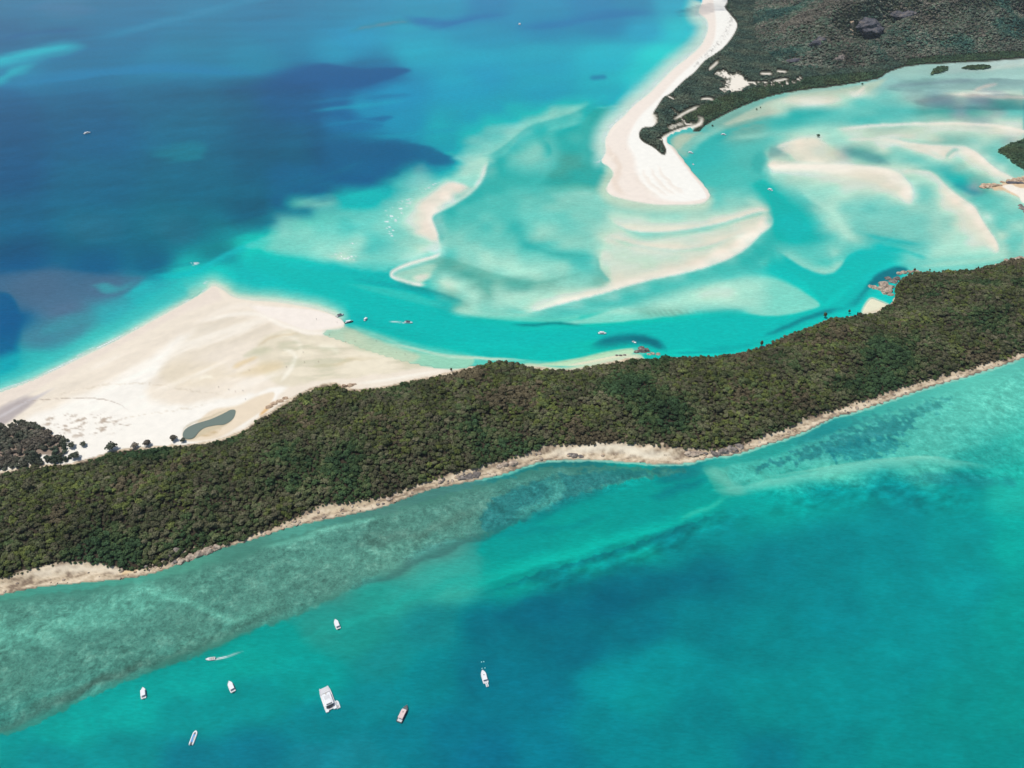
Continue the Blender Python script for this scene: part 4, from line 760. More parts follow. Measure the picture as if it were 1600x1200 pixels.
# ---------------------------------------------------------------- helpers
C = scene.collection
def tag(o, label=None, cat=None, group=None, kind=None):
    if label: o["label"] = label
    if cat: o["category"] = cat
    if group: o["group"] = group
    if kind: o["kind"] = kind
    return o
def empty(name, loc, rz=0.0):
    o = bpy.data.objects.new(name, None); C.objects.link(o); o.location = loc; o.rotation_euler = (0, 0, rz)
    o.empty_display_size = 1; return o
def link(name, me, parent=None, mat=None, smooth_=False):
    o = bpy.data.objects.new(name, me); C.objects.link(o)
    if parent: o.parent = parent
    if mat: me.materials.clear(); me.materials.append(mat)
    if smooth_: me.polygons.foreach_set("use_smooth", [True] * len(me.polygons))
    return o
def from_bm(name, bm, mat, parent=None, smooth_=False):
    me = bpy.data.meshes.new(name); bm.normal_update(); bm.to_mesh(me); bm.free()
    return link(name, me, parent, mat, smooth_)
def ngrid(name, V, F):
    me = bpy.data.meshes.new(name)
    me.vertices.add(len(V)); me.vertices.foreach_set("co", np.ascontiguousarray(V, dtype=np.float32).ravel())
    me.loops.add(F.size); me.loops.foreach_set("vertex_index", np.ascontiguousarray(F, dtype=np.int32).ravel())
    me.polygons.add(len(F)); me.polygons.foreach_set("loop_start", np.arange(0, F.size, F.shape[1], dtype=np.int32))
    me.update(calc_edges=True); me.validate(); return me
def attr(me, name, kind, data):
    a = me.attributes.new(name, kind, 'POINT')
    a.data.foreach_set("color" if kind == 'FLOAT_COLOR' else ("vector" if kind == 'FLOAT_VECTOR' else "value"), np.ascontiguousarray(data, dtype=np.float32).ravel())
def mat(name, col=None, rough=0.5, metal=0.0, spec=0.5):
    m = bpy.data.materials.new(name); m.use_nodes = True; b = m.node_tree.nodes["Principled BSDF"]
    if col: b.inputs["Base Color"].default_value = (*col, 1)
    b.inputs["Roughness"].default_value = rough; b.inputs["Metallic"].default_value = metal
    b.inputs["Specular IOR Level"].default_value = spec
    return m, m.node_tree, b
def node(nt, t, **kw):
    n = nt.nodes.new(t)
    for k, v in kw.items():
        if k in n.inputs.keys(): n.inputs[k].default_value = v
        else: setattr(n, k, v)
    return n
def rgb(r, g, b):
    f = lambda c: (c/255/12.92) if c <= 10 else (((c/255)+.055)/1.055)**2.4
    return (f(r), f(g), f(b))
def worn(name, col, rough=0.45, amt=0.25, scale=3.0, dirt=(0.25, 0.22, 0.18)):
    m, nt, b = mat(name, col, rough)
    n = node(nt, "ShaderNodeTexNoise"); n.inputs["Scale"].default_value = scale; n.inputs["Detail"].default_value = 5
    tc = node(nt, "ShaderNodeTexCoord"); nt.links.new(tc.outputs["Object"], n.inputs["Vector"])
    mr = node(nt, "ShaderNodeMapRange"); mr.inputs[1].default_value = .45; mr.inputs[2].default_value = .8; mr.inputs[4].default_value = amt
    nt.links.new(n.outputs["Fac"], mr.inputs[0])
    mx = node(nt, "ShaderNodeMix"); mx.data_type = 'RGBA'; mx.inputs[6].default_value = (*col, 1); mx.inputs[7].default_value = (*dirt, 1)
    nt.links.new(mr.outputs[0], mx.inputs[0]); nt.links.new(mx.outputs[2], b.inputs["Base Color"])
    return m

# ---------------------------------------------------------------- land heights
STEP = 1.7
M = Chart(-240, 1840, -60, 1300, STEP)
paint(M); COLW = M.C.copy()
paint_land(M); FO = foam(M)
WX, WY = M.WX, M.WY
def wpoly(pts, n=4, z=0.0):
    P = cr(pts, True, n); x, y = gnd(P[:, 0], P[:, 1], z); return np.stack([x, y], 1)
def island_poly():
    bk = cr(FOREST_BACK, False, 3); fr = cr(SHORE_FRONT, False, 3)
    a = np.stack(gnd(bk[:, 0], bk[:, 1], 5.0), 1); b = np.stack(gnd(fr[:, 0], fr[:, 1], 0.0), 1)
    return np.concatenate([a, b])
def forest_poly():
    bk = cr(FOREST_BACK, False, 3); fr = cr(FOREST_FRONT, False, 3)
    a = np.stack(gnd(bk[:, 0], bk[:, 1], 5.5), 1); b = np.stack(gnd(fr[:, 0], fr[:, 1], 1.5), 1)
    return np.concatenate([a, b])
P_ISL = island_poly(); P_FOR = forest_poly(); P_BEACH = wpoly(BEACH_L); P_SPIT = wpoly(SPIT); P_VEG = wpoly(VEG_SPIT); P_ISLET = wpoly(ISLET)
P_POINT = wpoly([(1530,292),(1545,286),(1560,288),(1600,272),(1720,258),(1720,350),(1612,338),(1597,320),(1577,302),(1545,297)])
P_HILL = wpoly([(1205,-150),(1190,-40),(1178,20),(1185,70),(1235,106),(1330,110),(1400,97),(1500,88),(1600,82),(1900,70),(1900,-150)])
def sd_at(P, X, Y): return poly_sd(X, Y, P)
def hill_h(X, Y, d):
    r = 1 - np.abs(fbm(X, Y, 230, 3, .6, 1.3, 13.))*2.2
    a = smooth(d/260.)
    return 95*(1-np.exp(-np.maximum(d, 0)/260.)) + a*(70*r - 20) + smooth(d/40)*6*fbm(X, Y, 60, 3, off=8.)
def isl_h(X, Y, d):
    n = fbm(X, Y, 48, 3, .5, 1.3, 3.)*1.5
    sh = 0.25 + 0.07*np.clip(d, 0, 14)
    up = np.clip(d-8, 0, None)
    return sh + (15*(1-np.exp(-up/38.)))*(1+.35*n) + .5*smooth(d/6)*smooth((30-d)/10)*(fbm(X, Y, 5, 3)+.2)
def land_z(X, Y):
    z = np.full(X.shape, -99.0)
    d = sd_at(P_BEACH, X, Y); z = np.where(d > 0, .12 + 1.4*(1-np.exp(-np.maximum(d, 0)/70.)) + .25*smooth(d/30)*fbm(X, Y, 30, 3), z)
    d = sd_at(P_SPIT, X, Y); z = np.where(d > 0, np.maximum(z, .12 + 1.8*(1-np.exp(-np.maximum(d, 0)/25.))+.2*smooth(d/20)*fbm(X, Y, 18, 3)), z)
    d = sd_at(P_VEG, X, Y); z = np.where(d > 0, np.maximum(z, .3 + 2*(1-np.exp(-np.maximum(d, 0)/40.))), z)
    dh = sd_at(P_HILL, X, Y); z = np.where(dh > 0, np.maximum(z, 2.2) + hill_h(X, Y, dh), z)
    d = sd_at(P_ISLET, X, Y); z = np.where(d > 0, np.maximum(z, .3+3*(1-np.exp(-np.maximum(d, 0)/15.))), z)
    d = sd_at(P_POINT, X, Y); z = np.where(d > 0, .25+3*(1-np.exp(-np.maximum(d, 0)/16.))+.5*smooth(d/8)*fbm(X, Y, 7, 3), z)
    d = sd_at(P_ISL, X, Y); z = np.where(d > 0, isl_h(X, Y, d), z)
    return z
# evaluate on a coarse lattice, then refine
k = 2
Zc = np.full(WX.shape, -99.0)
mask = np.zeros(WX.shape, bool)
sub = (slice(None, None, k), slice(None, None, k))
zs = land_z(WX[sub], WY[sub])
def up2(A, shape, k):
    fi = np.arange(shape[0])/k; fj = np.arange(shape[1])/k
    a = np.minimum(fi.astype(int), A.shape[0]-1); a1 = np.minimum(a+1, A.shape[0]-1); c = np.minimum(fj.astype(int), A.shape[1]-1); c1 = np.minimum(c+1, A.shape[1]-1)
    u = (fi-a)[:, None]; v = (fj-c)[None, :]
    return (A[a][:, c]*(1-v)+A[a][:, c1]*v)*(1-u)+(A[a1][:, c]*(1-v)+A[a1][:, c1]*v)*u
LAND = up2((zs > -50).astype(float), WX.shape, k)
ZL = up2(np.where(zs > -50, zs, 0.0), WX.shape, k)/np.maximum(LAND, 1e-6)
def soft3(A):
    for ax in (0, 1):
        A = .25*np.roll(A, 1, ax)+.5*A+.25*np.roll(A, -1, ax)
    return A
SHOAL = smooth((540-M.PY)/20)*(1-smooth((LAND-.01)*50))
for A_ in (M.C, COLW): A_ += (soft3(A_)-A_)*SHOAL[..., None]
LIN = np.clip(np.where(M.C/255 <= .04045, M.C/255/12.92, ((np.clip(M.C, 0, 255)/255+.055)/1.055)**2.4), 0, 1)
FRES = np.clip((WY/CAM_H-1.2)/3.0, 0, 1)[..., None]
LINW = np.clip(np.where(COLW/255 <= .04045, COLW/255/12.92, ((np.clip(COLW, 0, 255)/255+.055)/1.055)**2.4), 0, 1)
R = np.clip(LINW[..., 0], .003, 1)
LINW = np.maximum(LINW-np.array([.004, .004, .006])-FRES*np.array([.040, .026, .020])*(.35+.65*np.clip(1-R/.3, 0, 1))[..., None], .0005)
DEP = np.clip(-np.log(R/.70)*.85, -.08, 6)
DEP = soft3(DEP)
ZT = np.where(LAND > .5, np.where(LAND > .5, ZL, 0), -DEP)
DEPTH = np.maximum(-ZT, 0)

SUNE = np.array([1.15, 1.165, 1.24])                   # light falling on level ground, from the lamps above
ALB = np.clip(LIN/SUNE, 0.002, .86)
def pad(A, n0, n1, m0, m1):
    return np.pad(A, ((n0, n1), (m0, m1)) + ((0, 0),)*(A.ndim-2), mode='edge')
pxa = np.concatenate([[-40000, -6000, -1500], M.px, [3200, 8000, 42000]]).astype(float)
pya = np.concatenate([[-300, -290, -270, -245, -205, -160, -110], M.py]).astype(float)
GX, GY = np.meshgrid(pxa, pya); XW, YW = gnd(GX, GY)
last = XW[-1]; ex = []
for yy, s_ in ((80, 1), (-60, 1.2), (-600, 3), (-4000, 12), (-25000, 45)): ex.append((last*s_, np.full(last.shape, float(yy))))
XW = np.concatenate([XW, np.array([e[0] for e in ex])]); YW = np.concatenate([YW, np.array([e[1] for e in ex])])
for c_, f_ in ((0, 1.0), (1, .35), (2, .08)):      # the sheet runs 25 km to either side
    XW[:, c_] = XW[:, 3]+(-25000-XW[:, 3])*f_; XW[:, -1-c_] = XW[:, -4]+(25000-XW[:, -4])*f_
pd = lambda A: pad(A, 7, 5, 3, 3)
ZT_, ALB_, DEP_, FO_ = pd(ZT), pd(ALB), pd(DEPTH), pd(FO)
WALB_ = pd(np.clip(LINW/SUNE, .001, .86))
h, w = XW.shape
ii = np.arange(h*w).reshape(h, w)
Fq = np.stack([ii[:-1, :-1], ii[1:, :-1], ii[1:, 1:], ii[:-1, 1:]], -1).reshape(-1, 4)
# rows run away from the camera first, so this winding faces up
V = np.stack([XW, YW, ZT_], -1).reshape(-1, 3)
me = ngrid("ground", V, Fq)
attr(me, "tint", 'FLOAT_COLOR', np.concatenate([ALB_.reshape(-1, 3), np.ones((h*w, 1))], 1))
gm, nt, b = mat("sand_and_soil", rough=.9, spec=.2)
at = node(nt, "ShaderNodeAttribute"); at.attribute_name = "tint"
geo = node(nt, "ShaderNodeNewGeometry")
n1 = node(nt, "ShaderNodeTexNoise"); n1.inputs["Scale"].default_value = .12; n1.inputs["Detail"].default_value = 6; n1.inputs["Roughness"].default_value = .65
nt.links.new(geo.outputs["Position"], n1.inputs["Vector"])
mr = node(nt, "ShaderNodeMapRange"); mr.inputs[1].default_value = .3; mr.inputs[2].default_value = .7; mr.inputs[3].default_value = .95; mr.inputs[4].default_value = 1.04
nt.links.new(n1.outputs["Fac"], mr.inputs[0])
mx = node(nt, "ShaderNodeVectorMath", operation='SCALE'); nt.links.new(at.outputs["Color"], mx.inputs[0]); nt.links.new(mr.outputs[0], mx.inputs["Scale"])
nt.links.new(mx.outputs[0], b.inputs["Base Color"])
bp = node(nt, "ShaderNodeBump"); bp.inputs["Strength"].default_value = .12; bp.inputs["Distance"].default_value = .6
nt.links.new(n1.outputs["Fac"], bp.inputs["Height"]); nt.links.new(bp.outputs[0], b.inputs["Normal"])
ground = link("ground", me, None, gm, True); tag(ground, kind="structure")

# ---------------------------------------------------------------- water
zf = np.abs(ZT_.reshape(-1)[Fq]); zq = ZT_.reshape(-1)[Fq].min(1)
Fw = Fq[zq < .12]
us, inv = np.unique(Fw, return_inverse=True); Fw = inv.reshape(Fw.shape)
Vw = V[us].copy(); Vw[:, 2] = 0.0
me = ngrid("water", Vw, Fw)
al = 1-np.exp(-DEP_.reshape(-1)[us]*2.2)
fo = FO_.reshape(-1)[us]
al = np.maximum(al, fo)
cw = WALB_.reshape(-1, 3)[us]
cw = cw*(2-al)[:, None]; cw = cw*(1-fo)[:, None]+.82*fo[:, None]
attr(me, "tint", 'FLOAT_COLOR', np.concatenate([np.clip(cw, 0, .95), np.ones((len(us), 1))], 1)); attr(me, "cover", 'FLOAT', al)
attr(me, "reef", 'FLOAT', pd(M.reef).reshape(-1)[us])
wm, nt, b = mat("sea_water", rough=.18, spec=.12)
b.inputs["IOR"].default_value = 1.33
at = node(nt, "ShaderNodeAttribute"); at.attribute_name = "tint"
ac = node(nt, "ShaderNodeAttribute"); ac.attribute_name = "cover"
geo = node(nt, "ShaderNodeNewGeometry")
mp = node(nt, "ShaderNodeMapping"); mp.inputs["Scale"].default_value = (.09, .28, 1); mp.inputs["Rotation"].default_value = (0, 0, .3)
nt.links.new(geo.outputs["Position"], mp.inputs["Vector"])
nz = node(nt, "ShaderNodeTexNoise"); nz.inputs["Scale"].default_value = 1.0; nz.inputs["Detail"].default_value = 6; nz.inputs["Roughness"].default_value = .68
nt.links.new(mp.outputs[0], nz.inputs["Vector"])
mr = node(nt, "ShaderNodeMapRange"); mr.inputs[1].default_value = .3; mr.inputs[2].default_value = .7; mr.inputs[3].default_value = .89; mr.inputs[4].default_value = 1.11
nt.links.new(nz.outputs["Fac"], mr.inputs[0])
mx = node(nt, "ShaderNodeVectorMath", operation='SCALE'); nt.links.new(at.outputs["Color"], mx.inputs[0]); nt.links.new(mr.outputs[0], mx.inputs["Scale"])
ar = node(nt, "ShaderNodeAttribute"); ar.attribute_name = "reef"
rn = node(nt, "ShaderNodeTexNoise"); rn.inputs["Scale"].default_value = .34; rn.inputs["Detail"].default_value = 5; rn.inputs["Roughness"].default_value = .72; rn.inputs["Distortion"].default_value = 1.3
nt.links.new(geo.outputs["Position"], rn.inputs["Vector"])
rm = node(nt, "ShaderNodeMapRange"); rm.inputs[1].default_value = .36; rm.inputs[2].default_value = .66; rm.inputs[3].default_value = .74; rm.inputs[4].default_value = 1.34
nt.links.new(rn.outputs["Fac"], rm.inputs[0])
rx = node(nt, "ShaderNodeMix"); rx.data_type = 'FLOAT'; rx.inputs[2].default_value = 1.0; nt.links.new(ar.outputs["Fac"], rx.inputs[0]); nt.links.new(rm.outputs[0], rx.inputs[3])
m3 = node(nt, "ShaderNodeVectorMath", operation='SCALE'); nt.links.new(mx.outputs[0], m3.inputs[0]); nt.links.new(rx.outputs[0], m3.inputs["Scale"])
nt.links.new(m3.outputs[0], b.inputs["Base Color"]); nt.links.new(ac.outputs["Fac"], b.inputs["Alpha"])
mpf = node(nt, "ShaderNodeMapping"); mpf.inputs["Scale"].default_value = (.22, .75, 1); mpf.inputs["Rotation"].default_value = (0, 0, .45)
nt.links.new(geo.outputs["Position"], mpf.inputs["Vector"])
nf = node(nt, "ShaderNodeTexNoise"); nf.inputs["Scale"].default_value = 1.0; nf.inputs["Detail"].default_value = 3; nt.links.new(mpf.outputs[0], nf.inputs["Vector"])
mf = node(nt, "ShaderNodeMapRange"); mf.inputs[1].default_value = .3; mf.inputs[2].default_value = .7; mf.inputs[3].default_value = .92; mf.inputs[4].default_value = 1.08
nt.links.new(nf.outputs["Fac"], mf.inputs[0])
m5 = node(nt, "ShaderNodeVectorMath", operation='SCALE'); nt.links.new(m3.outputs[0], m5.inputs[0]); nt.links.new(mf.outputs[0], m5.inputs["Scale"]); nt.links.new(m5.outputs[0], b.inputs["Base Color"])
bp = node(nt, "ShaderNodeBump"); bp.inputs["Strength"].default_value = .2; bp.inputs["Distance"].default_value = .4
nt.links.new(nz.outputs["Fac"], bp.inputs["Height"]); nt.links.new(bp.outputs[0], b.inputs["Normal"])
water = link("water", me, None, wm, True); tag(water, kind="structure")

# ground height lookup
def z_at(x, y):
    X = np.atleast_1d(np.asarray(x, float)); Y = np.atleast_1d(np.asarray(y, float))
    # back to lattice coordinates: the lattice is regular in chart pixels at sea level
    q = Y/CAM_H; v = (CP - q*SP)/(SP + q*CP)
    # Y = H*(CP - v SP)/(SP + v CP)  ->  v
    t = CAM_H/(SP+v*CP)
    j = (800 + X/t*F_PX - M.x0)/STEP; i = (600+v*F_PX - M.y0)/STEP
    i = np.clip(i, 0, len(M.py)-1.001); j = np.clip(j, 0, len(M.px)-1.001)
    a = i.astype(int); c = j.astype(int); u = i-a; s = j-c
    r = (ZT[a, c]*(1-s)+ZT[a, c+1]*s)*(1-u)+(ZT[a+1, c]*(1-s)+ZT[a+1, c+1]*s)*u
    return r
def hit(px, py):
    """point of the ground seen at a photo point"""
    v = (py-600)/F_PX; d = np.array([(px-800)/F_PX, CP-v*SP, -SP-v*CP])
    ts = np.linspace(200, 4200, 4001); P = np.outer(ts, d); P[:, 2] += CAM_H
    z = z_at(P[:, 0], P[:, 1]); k = np.argmax(P[:, 2] <= np.maximum(z, 0))
    return float(P[k, 0]), float(P[k, 1]), float(max(z[k], 0))

# ---------------------------------------------------------------- foliage
def foliage_mat(name, cols, patch=.012, shift=0.0, bright=1.0):
    m, nt, b = mat(name, rough=.8, spec=.15)
    oi = node(nt, "ShaderNodeObjectInfo"); geo = node(nt, "ShaderNodeNewGeometry")
    n = node(nt, "ShaderNodeTexNoise"); n.inputs["Scale"].default_value = patch; n.inputs["Detail"].default_value = 3
    nt.links.new(oi.outputs["Location"], n.inputs["Vector"])
    a = node(nt, "ShaderNodeMath", operation='MULTIPLY_ADD'); a.inputs[1].default_value = 4.2; a.inputs[2].default_value = -1.78+shift
    nt.links.new(n.outputs["Fac"], a.inputs[0])
    s = node(nt, "ShaderNodeMath", operation='MULTIPLY_ADD'); s.inputs[1].default_value = .40
    nt.links.new(oi.outputs["Random"], s.inputs[0]); nt.links.new(a.outputs[0], s.inputs[2])
    ramp = node(nt, "ShaderNodeValToRGB"); e = ramp.color_ramp.elements
    while len(e) > 1: e.remove(e[-1])
    e[0].position = 0; e[0].color = (*cols[0], 1)
    for i, c in enumerate(cols[1:]):
        q = e.new((i+1)/(len(cols)-1)); q.color = (*c, 1)
    nt.links.new(s.outputs[0], ramp.inputs[0])
    n2 = node(nt, "ShaderNodeTexNoise"); n2.inputs["Scale"].default_value = .9; n2.inputs["Detail"].default_value = 3
    nt.links.new(geo.outputs["Position"], n2.inputs["Vector"])
    mr = node(nt, "ShaderNodeMapRange"); mr.inputs[1].default_value = .3; mr.inputs[2].default_value = .7; mr.inputs[3].default_value = .7*bright; mr.inputs[4].default_value = 1.3*bright
    nt.links.new(n2.outputs["Fac"], mr.inputs[0])
    # per tree lightness
    wn_ = node(nt, "ShaderNodeTexWhiteNoise"); wn_.noise_dimensions = '1D'; nt.links.new(oi.outputs["Random"], wn_.inputs["W"])
    m2 = node(nt, "ShaderNodeMapRange"); m2.inputs[3].default_value = .72; m2.inputs[4].default_value = 1.25
    nt.links.new(wn_.outputs["Value"], m2.inputs[0])
    mm = node(nt, "ShaderNodeMath", operation='MULTIPLY'); nt.links.new(mr.outputs[0], mm.inputs[0]); nt.links.new(m2.outputs[0], mm.inputs[1])
    n4 = node(nt, "ShaderNodeTexNoise"); n4.inputs["Scale"].default_value = patch*2.3; n4.inputs["Detail"].default_value = 4
    o2 = node(nt, "ShaderNodeVectorMath", operation='ADD'); o2.inputs[1].default_value = (531, 77, 19); nt.links.new(oi.outputs["Location"], o2.inputs[0]); nt.links.new(o2.outputs[0], n4.inputs["Vector"])
    m4 = node(nt, "ShaderNodeMapRange"); m4.inputs[1].default_value = .33; m4.inputs[2].default_value = .67; m4.inputs[3].default_value = .72; m4.inputs[4].default_value = 1.32
    nt.links.new(n4.outputs["Fac"], m4.inputs[0])
    mq = node(nt, "ShaderNodeMath", operation='MULTIPLY'); nt.links.new(mm.outputs[0], mq.inputs[0]); nt.links.new(m4.outputs[0], mq.inputs[1]); mm = mq
    v = node(nt, "ShaderNodeVectorMath", operation='SCALE'); nt.links.new(ramp.outputs[0], v.inputs[0]); nt.links.new(mm.outputs[0], v.inputs["Scale"])
    nt.links.new(v.outputs[0], b.inputs["Base Color"])
    return m
M_FOREST = foliage_mat("forest_leaves", [(.048,.092,.038),(.060,.104,.038),(.082,.120,.044),(.112,.128,.056),(.145,.132,.078),(.110,.124,.056),(.145,.170,.042),(.085,.118,.046),(.150,.124,.070)])
M_HILL = foliage_mat("hill_leaves", [(.050,.125,.100),(.085,.175,.125),(.145,.205,.145),(.245,.235,.180),(.130,.200,.130),(.24,.215,.165)], .006)
M_MANG = foliage_mat("mangrove_leaves", [(.060,.115,.062),(.080,.140,.072),(.105,.150,.070)], .02)
M_SCRUB = foliage_mat("dune_leaves", [(.06,.085,.055),(.11,.115,.08),(.17,.145,.11)], .03)
M_SPITV = foliage_mat("spit_leaves", [(.075,.130,.095),(.105,.155,.105),(.150,.180,.120)], .02)
M_BARK = worn("bark", (.16, .13, .10), .9, .6, 4, (.07, .055, .04))
def crown_mesh(seed, n=95, squash=.62):
    rs = np.random.RandomState(seed); V = []; F = []
    bm = bmesh.new(); bmesh.ops.create_icosphere(bm, subdivisions=2, radius=1)
    lob = rs.randn(5, 3); lob /= np.linalg.norm(lob, axis=1)[:, None]
    def rad(p):
        p = np.array(p); p = p/np.linalg.norm(p)
        return .62 + .34*max(0, max(lob @ p))**3 + .1*math.sin(7*p[0]+seed)*math.sin(6*p[1]+2*seed)
    for v in bm.verts:
        r = rad(v.co)*.84; v.co = v.co*r
        v.co.z = v.co.z*squash*1.05 + .1
    for f in bm.faces: F.append([v.index+len(V) for v in f.verts] + [f.verts[2].index])
    V = [list(v.co) for v in bm.verts]; F = [[a, b_, c, c] for a, b_, c, _ in F]; bm.free()
    F3 = [f[:3] for f in F]; Q = []
    for i in range(n):
        p = rs.randn(3); p /= np.linalg.norm(p)
        if p[2] < -.35: p[2] *= -1
        r = rad(p)*(.82+.3*rs.rand()); c = p*r; c[2] = c[2]*squash*1.05+.1
        nn = p*1.0+rs.randn(3)*.65+np.array([0, 0, .3]); nn /= np.linalg.norm(nn)
        t = np.cross(nn, rs.randn(3)); t /= np.linalg.norm(t); u = np.cross(nn, t)
        s = .13+.13*rs.rand(); s2 = s*(.6+.5*rs.rand()); b0 = len(V)
        for a_, c_ in ((-1, -.5), (.2, -1), (1, .4), (-.3, 1)):
            V.append(list(c+t*s*a_+u*s2*c_))
        Q.append([b0, b0+1, b0+2]); Q.append([b0, b0+2, b0+3])
    F = np.array(F3+Q)
    return ngrid("crown", np.array(V), F)
def trunk_mesh(seed):
    rs = random.Random(seed); bm = bmesh.new()
    def limb(a, b_, r0, r1, n=6):
        a, b_ = Vector(a), Vector(b_); d = (b_-a); q = d.to_track_quat('Z', 'Y'); rings = []
        for k_ in range(4):
            t = k_/3; c = a+d*t+Vector((rs.uniform(-.04, .04), rs.uniform(-.04, .04), 0))*(1 if 0 < k_ < 3 else 0); r = r0+(r1-r0)*t
            rings.append([bm.verts.new(c+q @ Vector((r*math.cos(2*math.pi*i/n), r*math.sin(2*math.pi*i/n), 0))) for i in range(n)])
        for k_ in range(3):
            for i in range(n): bm.faces.new((rings[k_][i], rings[k_][(i+1) % n], rings[k_+1][(i+1) % n], rings[k_+1][i]))
    limb((0, 0, -.9), (.05, 0, -.1), .09, .06)
    for i in range(4):
        a = i*1.6+rs.random(); limb((.05, 0, -.15), (.45*math.cos(a), .45*math.sin(a), .25), .05, .02)
    me_ = bpy.data.meshes.new("trunk"); bm.to_mesh(me_); bm.free(); me_.materials.append(M_BARK); return me_
CROWNS = [crown_mesh(s, 120 if s < 4 else 90, q) for s, q in ((1, .52), (2, .62), (3, .45), (4, .72), (5, .56), (6, .5))]
for c_ in CROWNS: c_.materials.append(M_FOREST)
TRUNKS = [trunk_mesh(s) for s in (1, 2)]

def scatter(P, sp, seed, jit=.45, keep=None):
    rs = np.random.RandomState(seed)
    x0, y0 = P.min(0); x1, y1 = P.max(0)
    X, Y = np.meshgrid(np.arange(x0, x1, sp), np.arange(y0, y1, sp*.87)); X = X.copy(); X[1::2] += sp/2
    X = (X+rs.uniform(-jit, jit, X.shape)*sp).ravel(); Y = (Y+rs.uniform(-jit, jit, Y.shape)*sp).ravel()
    d = poly_sd(X, Y, P); k_ = d > 0
    return X[k_], Y[k_], d[k_], rs
def proj(X, Y, Z):
    dz = Z-CAM_H; f = Y*CP-dz*SP; u = Y*SP+dz*CP
    return 800+X/f*F_PX, 600-u/f*F_PX
def col_at(X, Y, arr):
    q = Y/CAM_H; v = (CP-q*SP)/(SP+q*CP); t = CAM_H/(SP+v*CP)
    j = np.clip(((800+X/t*F_PX-M.x0)/STEP).round().astype(int), 0, len(M.px)-1); i = np.clip(((600+v*F_PX-M.y0)/STEP).round().astype(int), 0, len(M.py)-1)
    return arr[i, j]

RMAX = M.C[..., 0].copy()
for dy_, dx_ in ((0, 1), (0, -1), (1, 0), (-1, 0), (1, 1), (-1, -1), (1, -1), (-1, 1)):
    RMAX = np.maximum(RMAX, np.roll(M.C[..., 0], (dy_, dx_), (0, 1)))
def tree(me_c, me_t, x, y, z, s, rz, name="tree"):
    o = empty(name, (x, y, z), rz); o.scale = (s, s, s)
    c_ = bpy.data.objects.new("crown", me_c); C.objects.link(c_); c_.parent = o; c_.location = (0, 0, .75)
    t_ = bpy.data.objects.new("trunk", me_t); C.objects.link(t_); t_.parent = o; t_.location = (0, 0, .7)
    return o

def forest(name, X, Y, Z, S, material, label, cat, seed):
    rs = np.random.RandomState(seed); n = len(X)
    me_ = bpy.data.meshes.new(name); me_.vertices.add(n)
    me_.vertices.foreach_set("co", np.stack([X, Y, Z+S*.7], 1).astype(np.float32).ravel())
    attr(me_, "sc", 'FLOAT_VECTOR', np.stack([S*rs.uniform(.85, 1.2, n), S*rs.uniform(.85, 1.2, n), S*rs.uniform(.8, 1.25, n)], 1))
    attr(me_, "rot", 'FLOAT_VECTOR', np.stack([rs.uniform(-.2, .2, n), rs.uniform(-.2, .2, n), rs.uniform(0, 6.28, n)], 1))
    a = me_.attributes.new("idx", 'INT', 'POINT'); a.data.foreach_set("value", rs.randint(0, len(SRC), n).astype(np.int32))
    o = link(name, me_)
    ng = bpy.data.node_groups.new(name+"_nodes", 'GeometryNodeTree')
    ng.interface.new_socket("Geometry", in_out='INPUT', socket_type='NodeSocketGeometry')
    ng.interface.new_socket("Geometry", in_out='OUTPUT', socket_type='NodeSocketGeometry')
    gi = ng.nodes.new("NodeGroupInput"); go = ng.nodes.new("NodeGroupOutput")
    join = ng.nodes.new("GeometryNodeJoinGeometry")
    for so_ in reversed(SRC):
        oi = ng.nodes.new("GeometryNodeObjectInfo"); oi.inputs[0].default_value = so_; oi.transform_space = 'ORIGINAL'
        g2 = ng.nodes.new("GeometryNodeGeometryToInstance"); ng.links.new(oi.outputs["Geometry"], g2.inputs[0]); ng.links.new(g2.outputs[0], join.inputs[0])
    ip = ng.nodes.new("GeometryNodeInstanceOnPoints")
    def na(nm, t, out):
        q = ng.nodes.new("GeometryNodeInputNamedAttribute"); q.data_type = t; q.inputs[0].default_value = nm; return q.outputs[0]
    ng.links.new(gi.outputs[0], ip.inputs["Points"]); ng.links.new(join.outputs[0], ip.inputs["Instance"])
    ip.inputs["Pick Instance"].default_value = True
    ng.links.new(na("idx", 'INT', 0), ip.inputs["Instance Index"]); ng.links.new(na("sc", 'FLOAT_VECTOR', 0), ip.inputs["Scale"])
    e2r = ng.nodes.new("FunctionNodeEulerToRotation"); ng.links.new(na("rot", 'FLOAT_VECTOR', 0), e2r.inputs[0]); ng.links.new(e2r.outputs[0], ip.inputs["Rotation"])
    sm = ng.nodes.new("GeometryNodeSetMaterial"); sm.inputs["Material"].default_value = material
    ng.links.new(ip.outputs[0], sm.inputs[0]); ng.links.new(sm.outputs[0], go.inputs[0])
    md = o.modifiers.new("scatter", 'NODES'); md.node_group = ng
    me_.materials.append(material)
    tag(o, label, cat, kind="stuff"); return o

